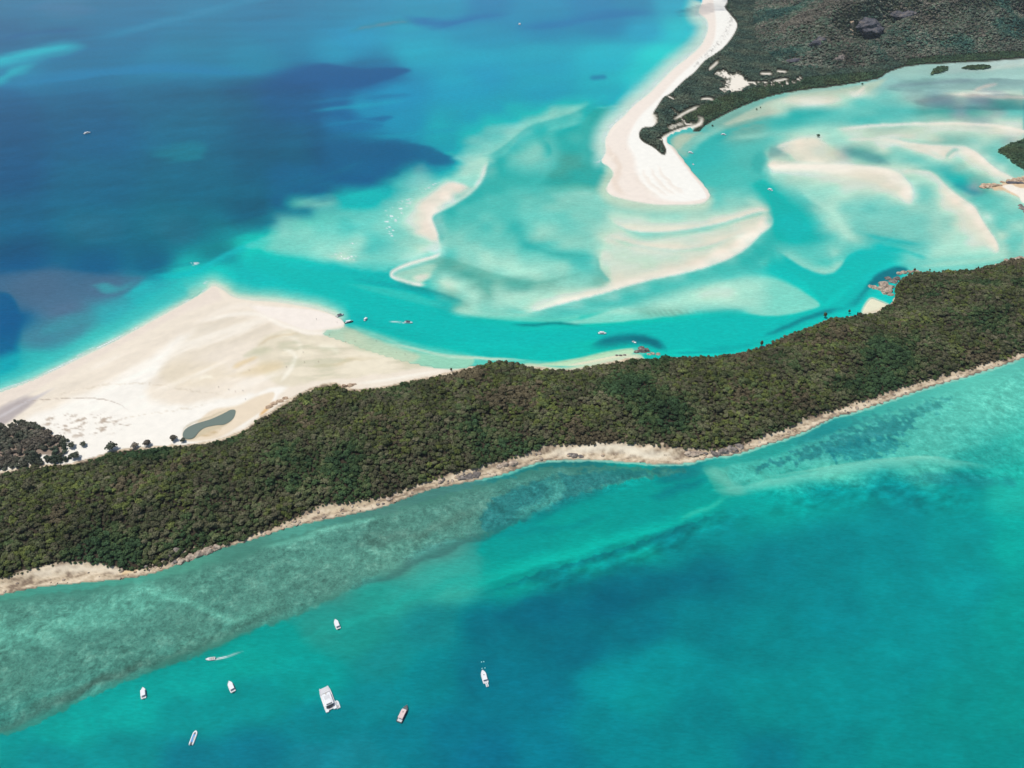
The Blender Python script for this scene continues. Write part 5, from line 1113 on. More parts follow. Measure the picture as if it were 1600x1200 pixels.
# near forest: three hundred nearest as single trees, the rest as one wood
X, Y, d, rs = scatter(P_FOR, 2.6, 5)
Z = z_at(X, Y); S = (1.15+1.9*rs.rand(len(X))**1.5)*(1+.28*fbm(X, Y, 22, 2, off=5.))*np.where(rs.rand(len(X)) < .08, 1.4, 1)
S = S*np.clip(.6+d/14, .6, 1)
U, W_ = proj(X, Y, Z)
ok = (U > -60) & (U < 1680) & (Z > .2)
thin = rs.rand(len(X)) < .93
Z = Z + np.where(rs.rand(len(X)) < .1, 1.2, 0)*(S > 1.8)
ok &= thin
X, Y, Z, S, U, W_ = [a[ok] for a in (X, Y, Z, S, U, W_)]
inside = (U > 4) & (U < 1596) & (W_ < 1190)
dist = np.sqrt(X*X+Y*Y+(CAM_H-Z)**2)/S
order = np.argsort(np.where(inside, dist, 1e9))[:292]
single = np.zeros(len(X), bool); single[order] = True
SRC = []
for q, i in enumerate(order):
    t_ = tree(CROWNS[q % 6], TRUNKS[q % 2], X[i], Y[i], Z[i]-S[i]*.15, S[i], rs.uniform(0, 6.28))
    tag(t_, "broad leafy tree crown among the largest of the dense dark forest on the long ridge", "tree", "largest trees of the ridge forest")
    if q < 6: SRC.append(t_.children[0])
forest("forest", X[~single], Y[~single], Z[~single]-S[~single]*.15, S[~single], M_FOREST, "dense dark green and brown forest covering the long narrow ridge", "forest", 8)
# wooded hill
X, Y, d, rs = scatter(P_VEG, 4.4, 6)
tint = col_at(X, Y, RMAX); Z = z_at(X, Y); U, W_ = proj(X, Y, Z)
dh = poly_sd(X, Y, P_HILL)
veg = tint < 110
inf = (U < 1680) & (W_ > -45)
mangrove = (dh <= 0)
k_ = inf & veg & ~mangrove
S = 2.1+2.4*rs.rand(len(X))**1.4; n_ = fbm(X, Y, 40, 3)
k_ &= rs.rand(len(X)) < .95
forest("hill_forest", X[k_], Y[k_], Z[k_]-.5, (S*(1+.35*n_))[k_], M_HILL, "wooded grey green hillside behind the white ocean beach", "forest", 9)
# flat scrub of the spit and the mangrove belt along the lagoon
X, Y, d, rs = scatter(P_VEG, 3.9, 16)
tint = col_at(X, Y, RMAX); Z = z_at(X, Y); U, W_ = proj(X, Y, Z); dh = poly_sd(X, Y, P_HILL); S = rs.uniform(1.9, 3.2, len(X))*np.clip(.6+d/20, .6, 1)
k0 = (U < 1680) & (W_ > -45) & (tint < 110) & (dh <= 0)
inner = poly_sd(U, W_, cr([(1000,190),(1040,150),(1140,20),(1135,-60),(1260,-60),(1200,60),(1260,105),(1400,85),(1400,108),(1255,122),(1180,138),(1120,155),(1092,168),(1055,190),(1042,205),(1045,250),(1000,240)], True, 3)) > 0
k_ = k0 & inner
forest("spit_scrub", X[k_], Y[k_], Z[k_]-.3, S[k_], M_SPITV, "dark low scrub on the sand spit behind the white beach", "scrub", 11)
k_ = k0 & ~inner
forest("mangroves", X[k_], Y[k_], Z[k_]-.6, S[k_]*.85, M_MANG, "smooth dark green mangrove belt along the lagoon shore", "mangroves", 12)
# green islet at the right edge, mangrove patches on the flats
px_, py_, ps_ = [], [], []
X, Y, d, rs = scatter(P_ISLET, 3.0, 17); U, W_ = proj(X, Y, 0); k_ = (U < 1680) & (d > 1)
S = rs.uniform(1.2, 2.4, len(X))
forest("islet_scrub", X[k_], Y[k_], z_at(X[k_], Y[k_])-.4, S[k_], M_MANG, "green scrub covering the low islet at the right edge", "scrub", 13)
P_D = wpoly([(-60,676),(0,668),(25,660),(55,663),(78,676),(98,684),(108,692),(104,706),(112,716),(100,724),(60,727),(0,738),(-60,750)])
X, Y, d, rs = scatter(P_D, 3.2, 18); S = rs.uniform(1.6, 3.0, len(X)); U, W_ = proj(X, Y, 0); k_ = rs.rand(len(X)) < np.where((W_ > 704) & (W_ < 716), .35, .9)
forest("dune_scrub", X[k_], Y[k_], np.maximum(z_at(X[k_], Y[k_]), .3)-.3, S[k_], M_SCRUB, "grey brown scrub on the dune at the left edge", "scrub", 14)
for q, (pts, lab) in enumerate(((([(1454,117),(1462,108),(1470,105),(1482,107),(1476,112),(1462,116)]), "dark ragged mangrove patch standing in the shallow lagoon, nearer of two"),
                 (([(1502,107),(1515,104),(1535,103),(1548,106),(1535,109),(1512,109)]), "long thin mangrove patch in the far lagoon, right of the ragged one"))):
    X, Y, d, rs = scatter(wpoly(pts), 3.4, 30+q); S = rs.uniform(2.0, 3.2, len(X))
    forest("mangrove_patch", X, Y, np.zeros(len(X)), S, M_MANG, lab, "mangroves", 40+q)
def lone(px, py, s, label, m=None, name="tree", tall=1.0):
    x, y, z = hit(px, py)
    c_ = CROWNS[int(px) % 6]
    if m is not None:
        c_ = c_.copy(); c_.materials.clear(); c_.materials.append(m)
    t_ = tree(c_, TRUNKS[int(px) % 2], x, y, z, s, px*.7, name); t_.scale = (s, s, s*tall); tag(t_, label, "tree" if name == "tree" else "shrub")
for a in ((113, 700, 3.6, "grey green dune tree right of the scrub patch, lower left of a pair"), (131, 697, 3.0, "small grey dune tree, right one of the pair beside the scrub"),
          (119, 716, 4.2, "wide dark tree at the foot of the dune gap"), (176, 703, 5.0, "big bushy grey tree at the dune edge of the forest"),
          (212, 700, 3.4, "round grey tree on the forest edge, second along the white sand"), (232, 697, 3.8, "grey tree on the forest edge below the pond's left side")):
    lone(*a, m=M_SCRUB)
for a in ((1189, 541, 2.1, "tall dark pine standing clear of the ridge above the channel", 2.2), (1288, 497, 2.3, "bushy dark pine on the ridge edge near the cove", 1.9), (1326, 490, 1.5, "slim dark pine on the ridge edge left of the cove", 2.4),
          (1428, 424, 1.5, "small dark pine on the point behind the cove rocks", 2.0), (1452, 424, 1.3, "small dark pine on the shore right of the point", 1.8), (705, 580, 1.4, "lone small tree on the sand where forest meets the channel", 1.8)):
    lone(a[0], a[1], a[2], a[3], tall=a[4])
for a in ((1278, 214, 3.2, "dark lone mangrove bush on the eastern sand flat"), (1182, 172, 2.0, "dark bush on the grey mud flat, left of two"), (1188, 169, 1.6, "smaller dark bush on the grey mud flat, right of two"),
          (1347, 133, 2.6, "small dark bush on the white sand hook by the mangroves"), (1113, 198, 2.2, "dark bush at the mangrove corner by the anchored boats")):
    lone(*a, m=M_MANG, name="shrub")
for a in ((272, 688, 3.6, "low dark shrub on the white sand left of the pond"), (287, 690, 2.6, "small dark shrub at the pond's lower end")):
    lone(*a, m=M_SCRUB, name="shrub")
# ---------------------------------------------------------------- pond on the left beach
def sheet(name, pts, dz, m, n=5):
    P = cr(pts, True, n); bm = bmesh.new(); vs = []
    xs, ys = gnd(P[:, 0], P[:, 1]); z = float(np.max(z_at(xs, ys)))+dz
    for x_, y_ in zip(xs, ys): vs.append(bm.verts.new((x_, y_, z)))
    f = bm.faces.new(vs); bmesh.ops.triangulate(bm, faces=[f])
    for f in bm.faces:
        if f.normal.z < 0: f.normal_flip()
    return from_bm(name, bm, m)
pm, nt, b = mat("pond_water", rgb(112, 124, 112), .15)
tag(sheet("pond_water", [(286,683),(289,673),(303,664.5),(330,656),(350,647),(361,641.5),(368.5,643),(365,655),(352,664),(338,665.5),(322,669),(312,675),(303,685),(293,687)], .02, pm), kind="structure")

# ---------------------------------------------------------------- rocks
def rock_mat(name, a, b_, c, sc=.35):
    m, nt, b = mat(name, rough=.85, spec=.2)
    geo = node(nt, "ShaderNodeNewGeometry"); n = node(nt, "ShaderNodeTexNoise"); n.inputs["Scale"].default_value = sc; n.inputs["Detail"].default_value = 7; n.inputs["Roughness"].default_value = .7
    nt.links.new(geo.outputs["Position"], n.inputs["Vector"])
    r = node(nt, "ShaderNodeValToRGB"); e = r.color_ramp.elements; e[0].position = .36; e[0].color = (*a, 1); e[1].position = .64; e[1].color = (*c, 1); q = e.new(.5); q.color = (*b_, 1)
    nt.links.new(n.outputs["Fac"], r.inputs[0]); nt.links.new(r.outputs[0], b.inputs["Base Color"])
    bp = node(nt, "ShaderNodeBump"); bp.inputs["Distance"].default_value = .5; nt.links.new(n.outputs["Fac"], bp.inputs["Height"]); nt.links.new(bp.outputs[0], b.inputs["Normal"])
    return m
R_PALE = rock_mat("pale_rock", (.20,.16,.13), (.42,.33,.25), (.62,.52,.40))
R_GREY = rock_mat("grey_rock", (.09,.08,.075), (.20,.17,.15), (.36,.31,.26))
R_ORANGE = rock_mat("ochre_rock", (.25,.16,.10), (.50,.36,.24), (.66,.52,.38))
R_DARK = rock_mat("dark_granite", (.055,.055,.065), (.10,.10,.115), (.20,.17,.15), .08)
def rock_mesh(seed, mt, sub=3, blocky=.35, flat=.6):
    bm = bmesh.new(); bmesh.ops.create_icosphere(bm, subdivisions=sub, radius=1); o = Vector((seed*7.3, seed*3.1, seed*1.7))
    rs = random.Random(seed); pl = [(Vector((rs.gauss(0, 1), rs.gauss(0, 1), rs.gauss(0, .7))).normalized(), rs.uniform(.55, .9)) for _ in range(7)]
    for v in bm.verts:
        p = v.co.copy(); r = 1+.35*mnoise.noise(p*1.3+o)+.16*mnoise.noise(p*3.4+o); q = p*r
        for nn, dd in pl:
            e = q.dot(nn)-dd
            if e > 0: q -= nn*e*.85
        v.co = Vector((q.x, q.y, q.z*flat))
    me_ = bpy.data.meshes.new("rock"); bm.to_mesh(me_); bm.free(); me_.materials.append(mt); return me_
def outcrop(px, py, lumps, mt, label, seed, sink=.25, sub=3):
    """one outcrop: several fused lumps, each (dx, dy, radius, height) in metres around the seen point"""
    x, y, z = hit(px, py); bm = bmesh.new()
    for q, (dx, dy, r, hh) in enumerate(lumps):
        me_ = rock_mesh(seed*11+q, mt, sub); b2 = bmesh.new(); b2.from_mesh(me_)
        zz = float(z_at(x+dx, y+dy)[0])-z
        if sub > 3:
            for v in b2.verts: v.co *= 1+.10*mnoise.noise(v.co*5+Vector((seed, 0, 0)))+.05*mnoise.noise(v.co*13)
        for v in b2.verts: v.co = Vector((dx+v.co.x*r, dy+v.co.y*r*.85, max(zz, -z)-hh*sink+v.co.z/.6*hh))
        b2.to_mesh(me_); b2.free(); bm.from_mesh(me_); bpy.data.meshes.remove(me_)
    o = from_bm("rock_outcrop", bm, mt); o.location = (x, y, z); tag(o, label, "rock"); return o
outcrop(1376,452,[(0,0,7,5),(6,6,8,7),(-6,3,5,3.5),(3,-7,6,5),(9,-3,6,5),(8,12,6,4),(-9,6,4,2.2),(12,4,6,6),(7,-12,4,3)], R_PALE, "pale jagged rock headland beside the small cove beach", 1)
outcrop(1396,440,[(0,0,6,5),(6,5,5,4),(-4,6,5,3)], R_GREY, "grey rock shoulder behind the cove headland", 2)
outcrop(1405,428,[(0,0,4,2.5),(6,2,4,3),(14,4,4,2.5),(20,5,5,3)], R_PALE, "low tan rocks on the point right of the cove", 3)
outcrop(1003,549,[(0,0,6,4.5),(-5,-1,4,3),(5,1,5,3.5),(0,4,4,3)], R_GREY, "rounded grey brown rock where channel beach ends", 4)
outcrop(1020,553,[(0,0,3,1.6),(5,0,3,1.4),(-4,-1,2.5,1)], R_PALE, "low pale rocks right of the rounded channel rock", 5)
outcrop(970,556,[(0,0,2.2,1.2),(4,1,2,1),(-4,0,2,1)], R_GREY, "small dark rocks on the channel beach", 6)
outcrop(538,604,[(0,0,4,3),(5,1,4,3.5),(-4,0,3,2),(9,3,3,2)], R_ORANGE, "ochre rocks on the white sand at the forest top edge", 7)
outcrop(428,631,[(0,0,4,2),(5,4,4,2),(-4,-4,4,2),(9,8,3,1.5)], R_ORANGE, "ochre rock ledge between tan sand and forest", 8)
outcrop(268,868,[(0,0,5,4),(4,3,4,3.5),(-4,-1,4,2.5),(2,-4,3,2)], R_GREY, "large grey rock at the forest foot on the lower shore", 9)
outcrop(283,878,[(0,0,4,2.6),(-5,-1,3,2),(5,3,4,2.5)], R_PALE, "pale rock point jutting into the reef water", 10)
outcrop(310,866,[(0,0,5,3),(6,3,5,3),(12,6,4,2.4),(-5,-2,4,2)], R_PALE, "long cream rock ledge right of the grey shore rock", 11)
outcrop(733,745,[(0,0,5,2.6),(6,2,5,2.6),(-6,-2,4,2)], R_GREY, "grey rock ledge under the middle of the forest", 12)
outcrop(790,727,[(0,0,4,2.4),(6,2,5,2.8),(-5,-2,4,2)], R_PALE, "pale angular rocks left of the bright lower beach", 13)
outcrop(1130,706,[(0,0,6,2.8),(8,3,6,2.6),(-8,-2,5,2),(15,7,5,2.4)], R_GREY, "flat dark grey rock shelf right of the lower beach", 14)
outcrop(1084,709,[(0,0,5,2.6),(6,1,4,2),(-5,0,4,2)], R_PALE, "pale rocks ending the lower beach on its right", 15)
outcrop(898,712,[(0,0,4,2.2),(5,-1,3,1.8),(-4,1,3,2)], R_GREY, "grey rocks in the middle of the lower beach", 16)
outcrop(1543,291,[(0,0,8,3.6),(9,1,8,4),(-8,-1,6,2.4),(17,2,6,3)], R_ORANGE, "tan rock point reaching left off the right beach", 17)
outcrop(1588,282,[(0,0,9,4),(-10,-1,7,3),(10,2,8,4),(-20,-2,5,2)], R_ORANGE, "orange topped rocks below the green islet", 18)
outcrop(1597,326,[(0,0,6,4),(0,-9,5,4),(2,8,4,2.4)], R_GREY, "dark rocks at the right edge below the white beach", 19)
outcrop(1594,404,[(0,0,6,3),(-9,-3,5,2.4),(-19,-5,5,2)], R_PALE, "pale shore rocks on the ridge at the right edge", 20)
outcrop(85,850,[(0,0,5,3.6),(5,2,4,3)], R_GREY, "brown grey rock knoll showing through the lower left forest", 21, .1)
outcrop(1356,42,[(0,0,38,22),(17,-3,26,13),(-14,-4,22,11)], R_DARK, "big dark granite dome high on the wooded hill", 22, .1, 5)
outcrop(1329,50,[(0,0,7,7),(2,10,6,8),(-1,-8,6,5)], R_ORANGE, 'pale orange cliff edge on the left flank of the granite dome', 27, .1)
outcrop(1362,62,[(0,0,13,6),(12,3,10,5),(-10,2,9,4)], R_GREY, 'brownish rock apron at the foot of the granite dome', 28, .1, 5)
outcrop(1412,27,[(0,0,20,12),(-14,6,14,8),(14,2,14,8)], R_DARK, "smaller dark granite dome right of the big one", 23, -.1, 5)
outcrop(1276,70,[(0,0,15,9),(10,5,11,7)], R_DARK, "dark granite boss low on the hill left of the dome", 24, -.1, 5)
outcrop(1240,97,[(0,0,12,7),(-9,3,9,5),(9,-2,8,5)], R_DARK, "dark rock cluster at the hill foot on its left", 25, -.1, 5)
outcrop(1312,92,[(0,0,10,6),(7,6,8,6),(-6,-5,8,5)], R_GREY, "grey rock with pale streaks at the hill foot", 26, -.1)
BO = [rock_mesh(s, m_, 2) for s, m_ in ((31, R_PALE), (32, R_GREY), (33, R_PALE), (34, R_GREY), (35, R_ORANGE))]
fr = cr(SHORE_FRONT, False, 8); rs = random.Random(77); nb = 0
while nb < 290:
    p = fr[rs.randrange(len(fr))]; px = p[0]+rs.uniform(-6, 6)
    if not 6 < px < 1594: continue
    beachy = (845 < px < 1060) or (20 < px < 200)
    if beachy and rs.random() < .55: continue
    up_ = rs.uniform(1.5, 16 if px < 1100 else 11); py = np.interp(px, fr[::-1, 0], fr[::-1, 1])-up_
    x, y, z = hit(px, py); s = rs.choice((.4, .5, .6, .75, .9, 1.1, 1.4))
    if s > 1.3 and rs.random() < .3: s = 2.0
    o = bpy.data.objects.new("boulder", BO[1 if (up_ < 4 and rs.random() < .5) else rs.choice((0, 2, 0, 2, 3, 4))]); C.objects.link(o)
    o.location = (x, y, z+s*.1); o.rotation_euler = (rs.uniform(-.3, .3), rs.uniform(-.3, .3), rs.uniform(0, 6.28)); o.scale = (s*1.3, s, s)
    tag(o, "weathered boulder on the rocky strip between forest and near bay", "boulder", "boulders along the near shore"); nb += 1

outcrop(1578,286,[(0,0,6,2.6),(7,-2,6,2.4),(14,-3,5,2)], R_DARK, "dark wet rocks between the orange rocks and the right beach", 29)
# ---------------------------------------------------------------- boats
W_GEL = worn("white_gelcoat", (.80, .81, .80), .25, .12, 1.2, (.55, .53, .48))
W_DECK = worn("pale_deck", (.62, .62, .62), .6, .35, 1.5, (.42, .40, .38))
W_GLASS = mat("dark_glass", (.02, .03, .04), .08)[0]
W_BLUE = worn("blue_cover", (.10, .32, .60), .7, .4, 1.5, (.30, .52, .72))
W_PINK = worn("pinkish_canopy", (.72, .56, .52), .7, .4, 1.5, (.52, .36, .34))
W_DARKH = worn("charcoal_paint", (.07, .08, .085), .5, .3, 1.5, (.16, .16, .15))
W_RUB = worn("grey_rubber", (.55, .56, .57), .6, .3, 2.0, (.35, .35, .34))
W_STEEL = mat("steel", (.55, .57, .58), .3, .8)[0]
W_TAN = worn("tan_canvas", (.50, .44, .36), .8, .3, 2.0, (.30, .25, .2))
def loft(rings, closed=True, caps=(True, True)):
    bm = bmesh.new(); R_ = [[bm.verts.new(p) for p in r] for r in rings]; n = len(rings[0])
    for a, b_ in zip(R_[:-1], R_[1:]):
        for i in range(n if closed else n-1):
            try: bm.faces.new((a[i], a[(i+1) % n], b_[(i+1) % n], b_[i]))
            except ValueError: pass
    if caps[0]: bm.faces.new(R_[0][::-1])
    if caps[1]: bm.faces.new(R_[-1])
    bmesh.ops.remove_doubles(bm, verts=bm.verts, dist=1e-4); bmesh.ops.recalc_face_normals(bm, faces=bm.faces); return bm
def hull_bm(L, B, fb, draft, full=.5, x0=0.0, fine=2.2, rake=.06):
    rings = []
    for k_ in range(15):
        s = k_/14; w_ = B/2*(1-max(0, (s-full)/(1-full))**fine)*(.92+.08*min(1, s/.2)); w_ = max(w_, .02)
        y = (s-.5)*L; z = fb*(1+.28*s*s); kz = -draft*(1-max(0, (s-.8)/.2)**2*.9); ry = rake*L*s*s*.0
        rings.append([(x0, y, kz), (x0+w_*.8, y, kz*.25), (x0+w_, y, z), (x0+w_-min(.16, w_*.5), y, z), (x0+w_-min(.2, w_*.6), y, z-.28),
                      (x0-(w_-min(.2, w_*.6)), y, z-.28), (x0-(w_-min(.16, w_*.5)), y, z), (x0-w_, y, z), (x0-w_*.8, y, kz*.25)])
    return loft(rings)
def rbox(x0, x1, y0, y1, z0, z1, tf=0.0, tb=0.0, ts=0.0, bev=.08, bm=None):
    """box whose top is drawn in at the front (tf), back (tb) and sides (ts), edges bevelled"""
    b2 = bmesh.new()
    v = [b2.verts.new(p) for p in ((x0, y0, z0), (x1, y0, z0), (x1, y1, z0), (x0, y1, z0), (x0+ts, y0+tb, z1), (x1-ts, y0+tb, z1), (x1-ts, y1-tf, z1), (x0+ts, y1-tf, z1))]
    for f in ((3, 2, 1, 0), (4, 5, 6, 7), (0, 1, 5, 4), (1, 2, 6, 5), (2, 3, 7, 6), (3, 0, 4, 7)): b2.faces.new([v[i] for i in f])
    if bev: bmesh.ops.bevel(b2, geom=list(b2.edges), offset=bev, segments=2, affect='EDGES')
    if bm is None: return b2
    me_ = bpy.data.meshes.new("t"); b2.to_mesh(me_); b2.free(); bm.from_mesh(me_); bpy.data.meshes.remove(me_); return bm
def tubes(lines, r, n=6):
    bm = bmesh.new()
    for pts in lines:
        for a, b_ in zip(pts[:-1], pts[1:]):
            a, b_ = Vector(a), Vector(b_); q = (b_-a).to_track_quat('Z', 'Y'); L_ = (b_-a).length
            bmesh.ops.create_cone(bm, cap_ends=True, segments=n, radius1=r, radius2=r, depth=L_, matrix=Matrix.Translation((a+b_)/2) @ q.to_matrix().to_4x4())
    return bm
def outboard(parent, x, y, z=.25, s=1.0, mt=None):
    o = from_bm("outboard_motor", rbox(x-.22*s, x+.22*s, y-.75*s, y-.1*s, z+.15, z+.75*s, .12, .12, .05, .06), mt or W_DARKH, parent)
    from_bm("motor_leg", rbox(x-.07, x+.07, y-.45*s, y-.2*s, z-.8, z+.2, 0, 0, 0, .02), W_DARKH, o); return o
def windows(parent, x0, x1, y0, y1, z0, z1, ts, tf, t=.02, front=True):
    """dark panes laid just proud of a cabin's slanted sides and front"""
    def quad(ps, nrm, nm="window"):
        bm = bmesh.new(); nn = Vector(nrm).normalized()*t
        a = [bm.verts.new(Vector(p)+nn) for p in ps]; c_ = [bm.verts.new(Vector(p)-nn) for p in ps]
        bm.faces.new(a); bm.faces.new(c_[::-1])
        for i in range(4): bm.faces.new((a[i], c_[i], c_[(i+1) % 4], a[(i+1) % 4]))
        bmesh.ops.recalc_face_normals(bm, faces=bm.faces); from_bm(nm, bm, W_GLASS, parent)
    H = z1-z0; a, b_ = .3, .82
    for sx, xe in ((-1, x0), (1, x1)):
        xa, xb = xe-sx*ts*a, xe-sx*ts*b_
        quad([(xa, y0+.3, z0+H*a), (xa, y1-.25-tf*a, z0+H*a), (xb, y1-.3-tf*b_, z0+H*b_), (xb, y0+.35, z0+H*b_)], (sx, 0, ts/H))
    if front:
        quad([(x0+.25+ts*a, y1-tf*a, z0+H*a), (x1-.25-ts*a, y1-tf*a, z0+H*a), (x1-.3-ts*b_, y1-tf*b_, z0+H*b_), (x0+.3+ts*b_, y1-tf*b_, z0+H*b_)], (0, 1, tf/H), "windscreen")
def at_boat(name, px, py, head):
    """head: photo direction of the bow as (dx, dy) in photo pixels"""
    x, y = gnd(px, py); x2, y2 = gnd(px+head[0], py+head[1]); a = math.atan2(y2-y, x2-x)-math.pi/2
    return empty(name, (float(x), float(y), 0), a)
def motor_boat(px, py, head, L, B, label, cat="boat", top="hardtop", topm=None, hullm=None, motors=1, name="motor_boat"):
    hullm = hullm or W_GEL; topm = topm or W_GEL
    o = at_boat(name, px, py, head); fb = .75+.03*L
    from_bm("hull", hull_bm(L, B, fb, .5, .55), hullm, o)
    from_bm("deck", rbox(-B*.36, B*.36, -L*.46, L*.16, fb-.3, fb-.2, .2, 0, 0, .02), W_DECK, o)
    from_bm("foredeck", loft([[(-B*.42, L*.12, fb+.05), (B*.42, L*.12, fb+.05), (B*.42, L*.12, fb+.14), (-B*.42, L*.12, fb+.14)], [(-B*.33, L*.3, fb+.12), (B*.33, L*.3, fb+.12), (B*.3, L*.3, fb+.26), (-B*.3, L*.3, fb+.26)], [(-.06, L*.47, fb+.22), (.06, L*.47, fb+.22), (.06, L*.47, fb+.3), (-.06, L*.47, fb+.3)]]), hullm, o)
    if top == "hardtop":
        c_ = from_bm("cabin", rbox(-B*.36, B*.36, -L*.12, L*.24, fb-.1, fb+1.15, .55, .05, .12, .08), W_GEL, o)
        windows(c_, -B*.36, B*.36, -L*.12, L*.24, fb-.1, fb+1.15, .12, .55)
        r_ = from_bm("roof", rbox(-B*.4, B*.4, -L*.34, L*.17, fb+1.2, fb+1.32, .1, .05, .04, .04), topm, o)
        from_bm("roof_post", tubes([[(sx*B*.36, -L*.31, fb-.1), (sx*B*.36, -L*.31, fb+1.22)] for sx in (-1, 1)], .04), W_STEEL, o)
        from_bm("hatch", rbox(-.3, .3, 0, .6, fb+1.32, fb+1.38, 0, 0, 0, .02), W_GLASS, r_)
    elif top == "canopy":
        from_bm("console", rbox(-B*.18, B*.18, -L*.02, L*.1, fb-.2, fb+.7, .2, 0, .05, .05), W_GEL, o)
        from_bm("canopy", rbox(-B*.42, B*.42, -L*.36, L*.2, fb+1.25, fb+1.36, .1, .1, .08, .05), topm, o)
        from_bm("canopy_frame", tubes([[(sx*B*.4, yy, fb-.05), (sx*B*.38, yy, fb+1.28)] for sx in (-1, 1) for yy in (-L*.32, L*.14)], .03), W_STEEL, o)
    elif top == "open":
        from_bm("console", rbox(-B*.17, B*.17, -L*.05, L*.08, fb-.2, fb+.6, .2, 0, .05, .05), W_GEL, o)
        for q in range(2): from_bm("bench", rbox(-B*.3, B*.3, -L*(.2+.16*q), -L*(.12+.16*q), fb-.22, fb+.15, 0, 0, 0, .04), W_TAN, o)
    from_bm("bow_rail", tubes([[(-B*.4, L*.2, fb+.75), (-B*.3, L*.35, fb+.8), (0, L*.49, fb+.9), (B*.3, L*.35, fb+.8), (B*.4, L*.2, fb+.75)], [(-B*.4, L*.2, fb+.1), (-B*.4, L*.2, fb+.75)], [(B*.4, L*.2, fb+.1), (B*.4, L*.2, fb+.75)]], .025), W_STEEL, o)
    for k_ in range(motors): outboard(o, (k_-(motors-1)/2)*.7, -L*.5, fb-.5)
    tag(o, label, cat); return o

# power catamaran
o = at_boat("catamaran", 512, 1093, (-12, -34)); L, B, fb = 17.0, 7.2, 1.35
for sx in (-1, 1): from_bm("hull", hull_bm(L, 2.3, fb, .7, .62, sx*(B/2-1.15), 2.4), W_GEL, o)
from_bm("bridge_deck", rbox(-B/2+.6, B/2-.6, -L*.36, L*.40, .85, fb+.12, .5, 0, .1, .08), W_GEL, o)
from_bm("foredeck", rbox(-B/2+.5, B/2-.5, L*.2, L*.475, fb+.12, fb+.36, .5, 0, .3, .1), W_DECK, o)
c_ = from_bm("cabin", rbox(-2.75, 2.75, -L*.22, L*.26, fb+.05, fb+1.9, 1.7, .1, .35, .15), W_GEL, o); windows(c_, -2.75, 2.75, -L*.22, L*.26, fb+.05, fb+1.9, .35, 1.7)
r_ = from_bm("roof", rbox(-2.7, 2.7, -L*.34, L*.14, fb+1.95, fb+2.12, .3, .1, .15, .06), W_GEL, o)
from_bm("solar_panel", rbox(-1.7, 1.7, -L*.1, L*.06, fb+2.12, fb+2.18, 0, 0, 0, .02), W_DECK, r_)
for yy in (-L*.02, L*.02): from_bm("hatch", rbox(-.35, .35, yy-.3+2.2, yy+.3+2.2-.1, fb+2.12, fb+2.2, 0, 0, 0, .02), W_TAN, r_)
f_ = from_bm("flybridge", rbox(-1.9, 1.9, -L*.3, -L*.12, fb+2.12, fb+2.75, .5, .05, .15, .08), W_GEL, o)
from_bm("flybridge_seat", rbox(-1.6, 1.6, -L*.32, -L*.305, fb+2.15, fb+2.55, 0, 0, 0, .03), W_DARKH, f_)
from_bm("cockpit_opening", rbox(-2.3, 2.3, -L*.375, -L*.345, fb+.15, fb+1.6, 0, 0, 0, .03), W_GLASS, o)
from_bm("stern_platform", rbox(-2.4, 2.4, -L*.45, -L*.38, .55, .8, 0, 0, 0, .04), W_DECK, o)
from_bm("roof_post", tubes([[(sx*2.5, -L*.33, fb), (sx*2.5, -L*.33, fb+2.0)] for sx in (-1, 1)], .06), W_STEEL, o)
from_bm("bow_rail", tubes([[(-3.4, L*.1, fb+.9), (-3.4, L*.3, fb+1), (-2.4, L*.46, fb+1.1)], [(3.4, L*.1, fb+.9), (3.4, L*.3, fb+1), (2.4, L*.46, fb+1.1)]], .035), W_STEEL, o)
tag(o, "large white power catamaran with flat roof, biggest boat in the near bay", "catamaran")
def dinghy(px, py, head, L, B, label, coverm=None, inner=None):
    o = at_boat("inflatable_dinghy", px, py, head); r = B*.17
    path = [(-B/2+r, -L/2, .3), (-B/2+r, L*.15, .3), (-B*.28, L*.36, .36), (0, L*.47, .45), (B*.28, L*.36, .36), (B/2-r, L*.15, .3), (B/2-r, -L/2, .3)]
    P = cr([p for p in path], False, 4); rings = []
    for i, p in enumerate(P):
        d_ = Vector(P[min(i+1, len(P)-1)]-P[max(i-1, 0)]); d_.z = 0; s_ = d_.normalized().cross(Vector((0, 0, 1)))
        rr = r*(.55 if i in (0, len(P)-1) else 1)
        rings.append([Vector(p)+s_*rr*math.cos(a)+Vector((0, 0, 1))*rr*math.sin(a) for a in [q*math.pi/4 for q in range(8)]])
    from_bm("tube", loft(rings), W_GEL, o, True)
    from_bm("floor", loft([[(-B*.3, -L*.46, .12), (B*.3, -L*.46, .12), (B*.3, -L*.46, .22), (-B*.3, -L*.46, .22)], [(-B*.3, L*.15, .14), (B*.3, L*.15, .14), (B*.3, L*.15, .26), (-B*.3, L*.15, .26)], [(-.08, L*.42, .2), (.08, L*.42, .2), (.08, L*.42, .32), (-.08, L*.42, .32)]]), inner or W_RUB, o)
    if coverm: from_bm("cover", rbox(-B*.33, B*.25, -L*.3, L*.26, .3, .75, .3, .1, .12, .1), coverm, o); from_bm("seat", rbox(B*.08, B*.3, -L*.15, L*.1, .4, .85, .1, .1, 0, .05), W_TAN, o)
    else: from_bm("console", rbox(-B*.14, B*.14, -L*.12, L*.02, .2, .85, .1, 0, 0, .04), W_GEL, o); from_bm("seat", rbox(-B*.2, B*.2, -L*.3, -L*.2, .2, .5, 0, 0, 0, .04), W_TAN, o)
    outboard(o, 0, -L*.46, .2, .9); tag(o, label, "dinghy"); return o
dinghy(527.5, 1101.5, (-4, -12), 5.4, 2.6, "white dinghy tied at the right stern of the catamaran")
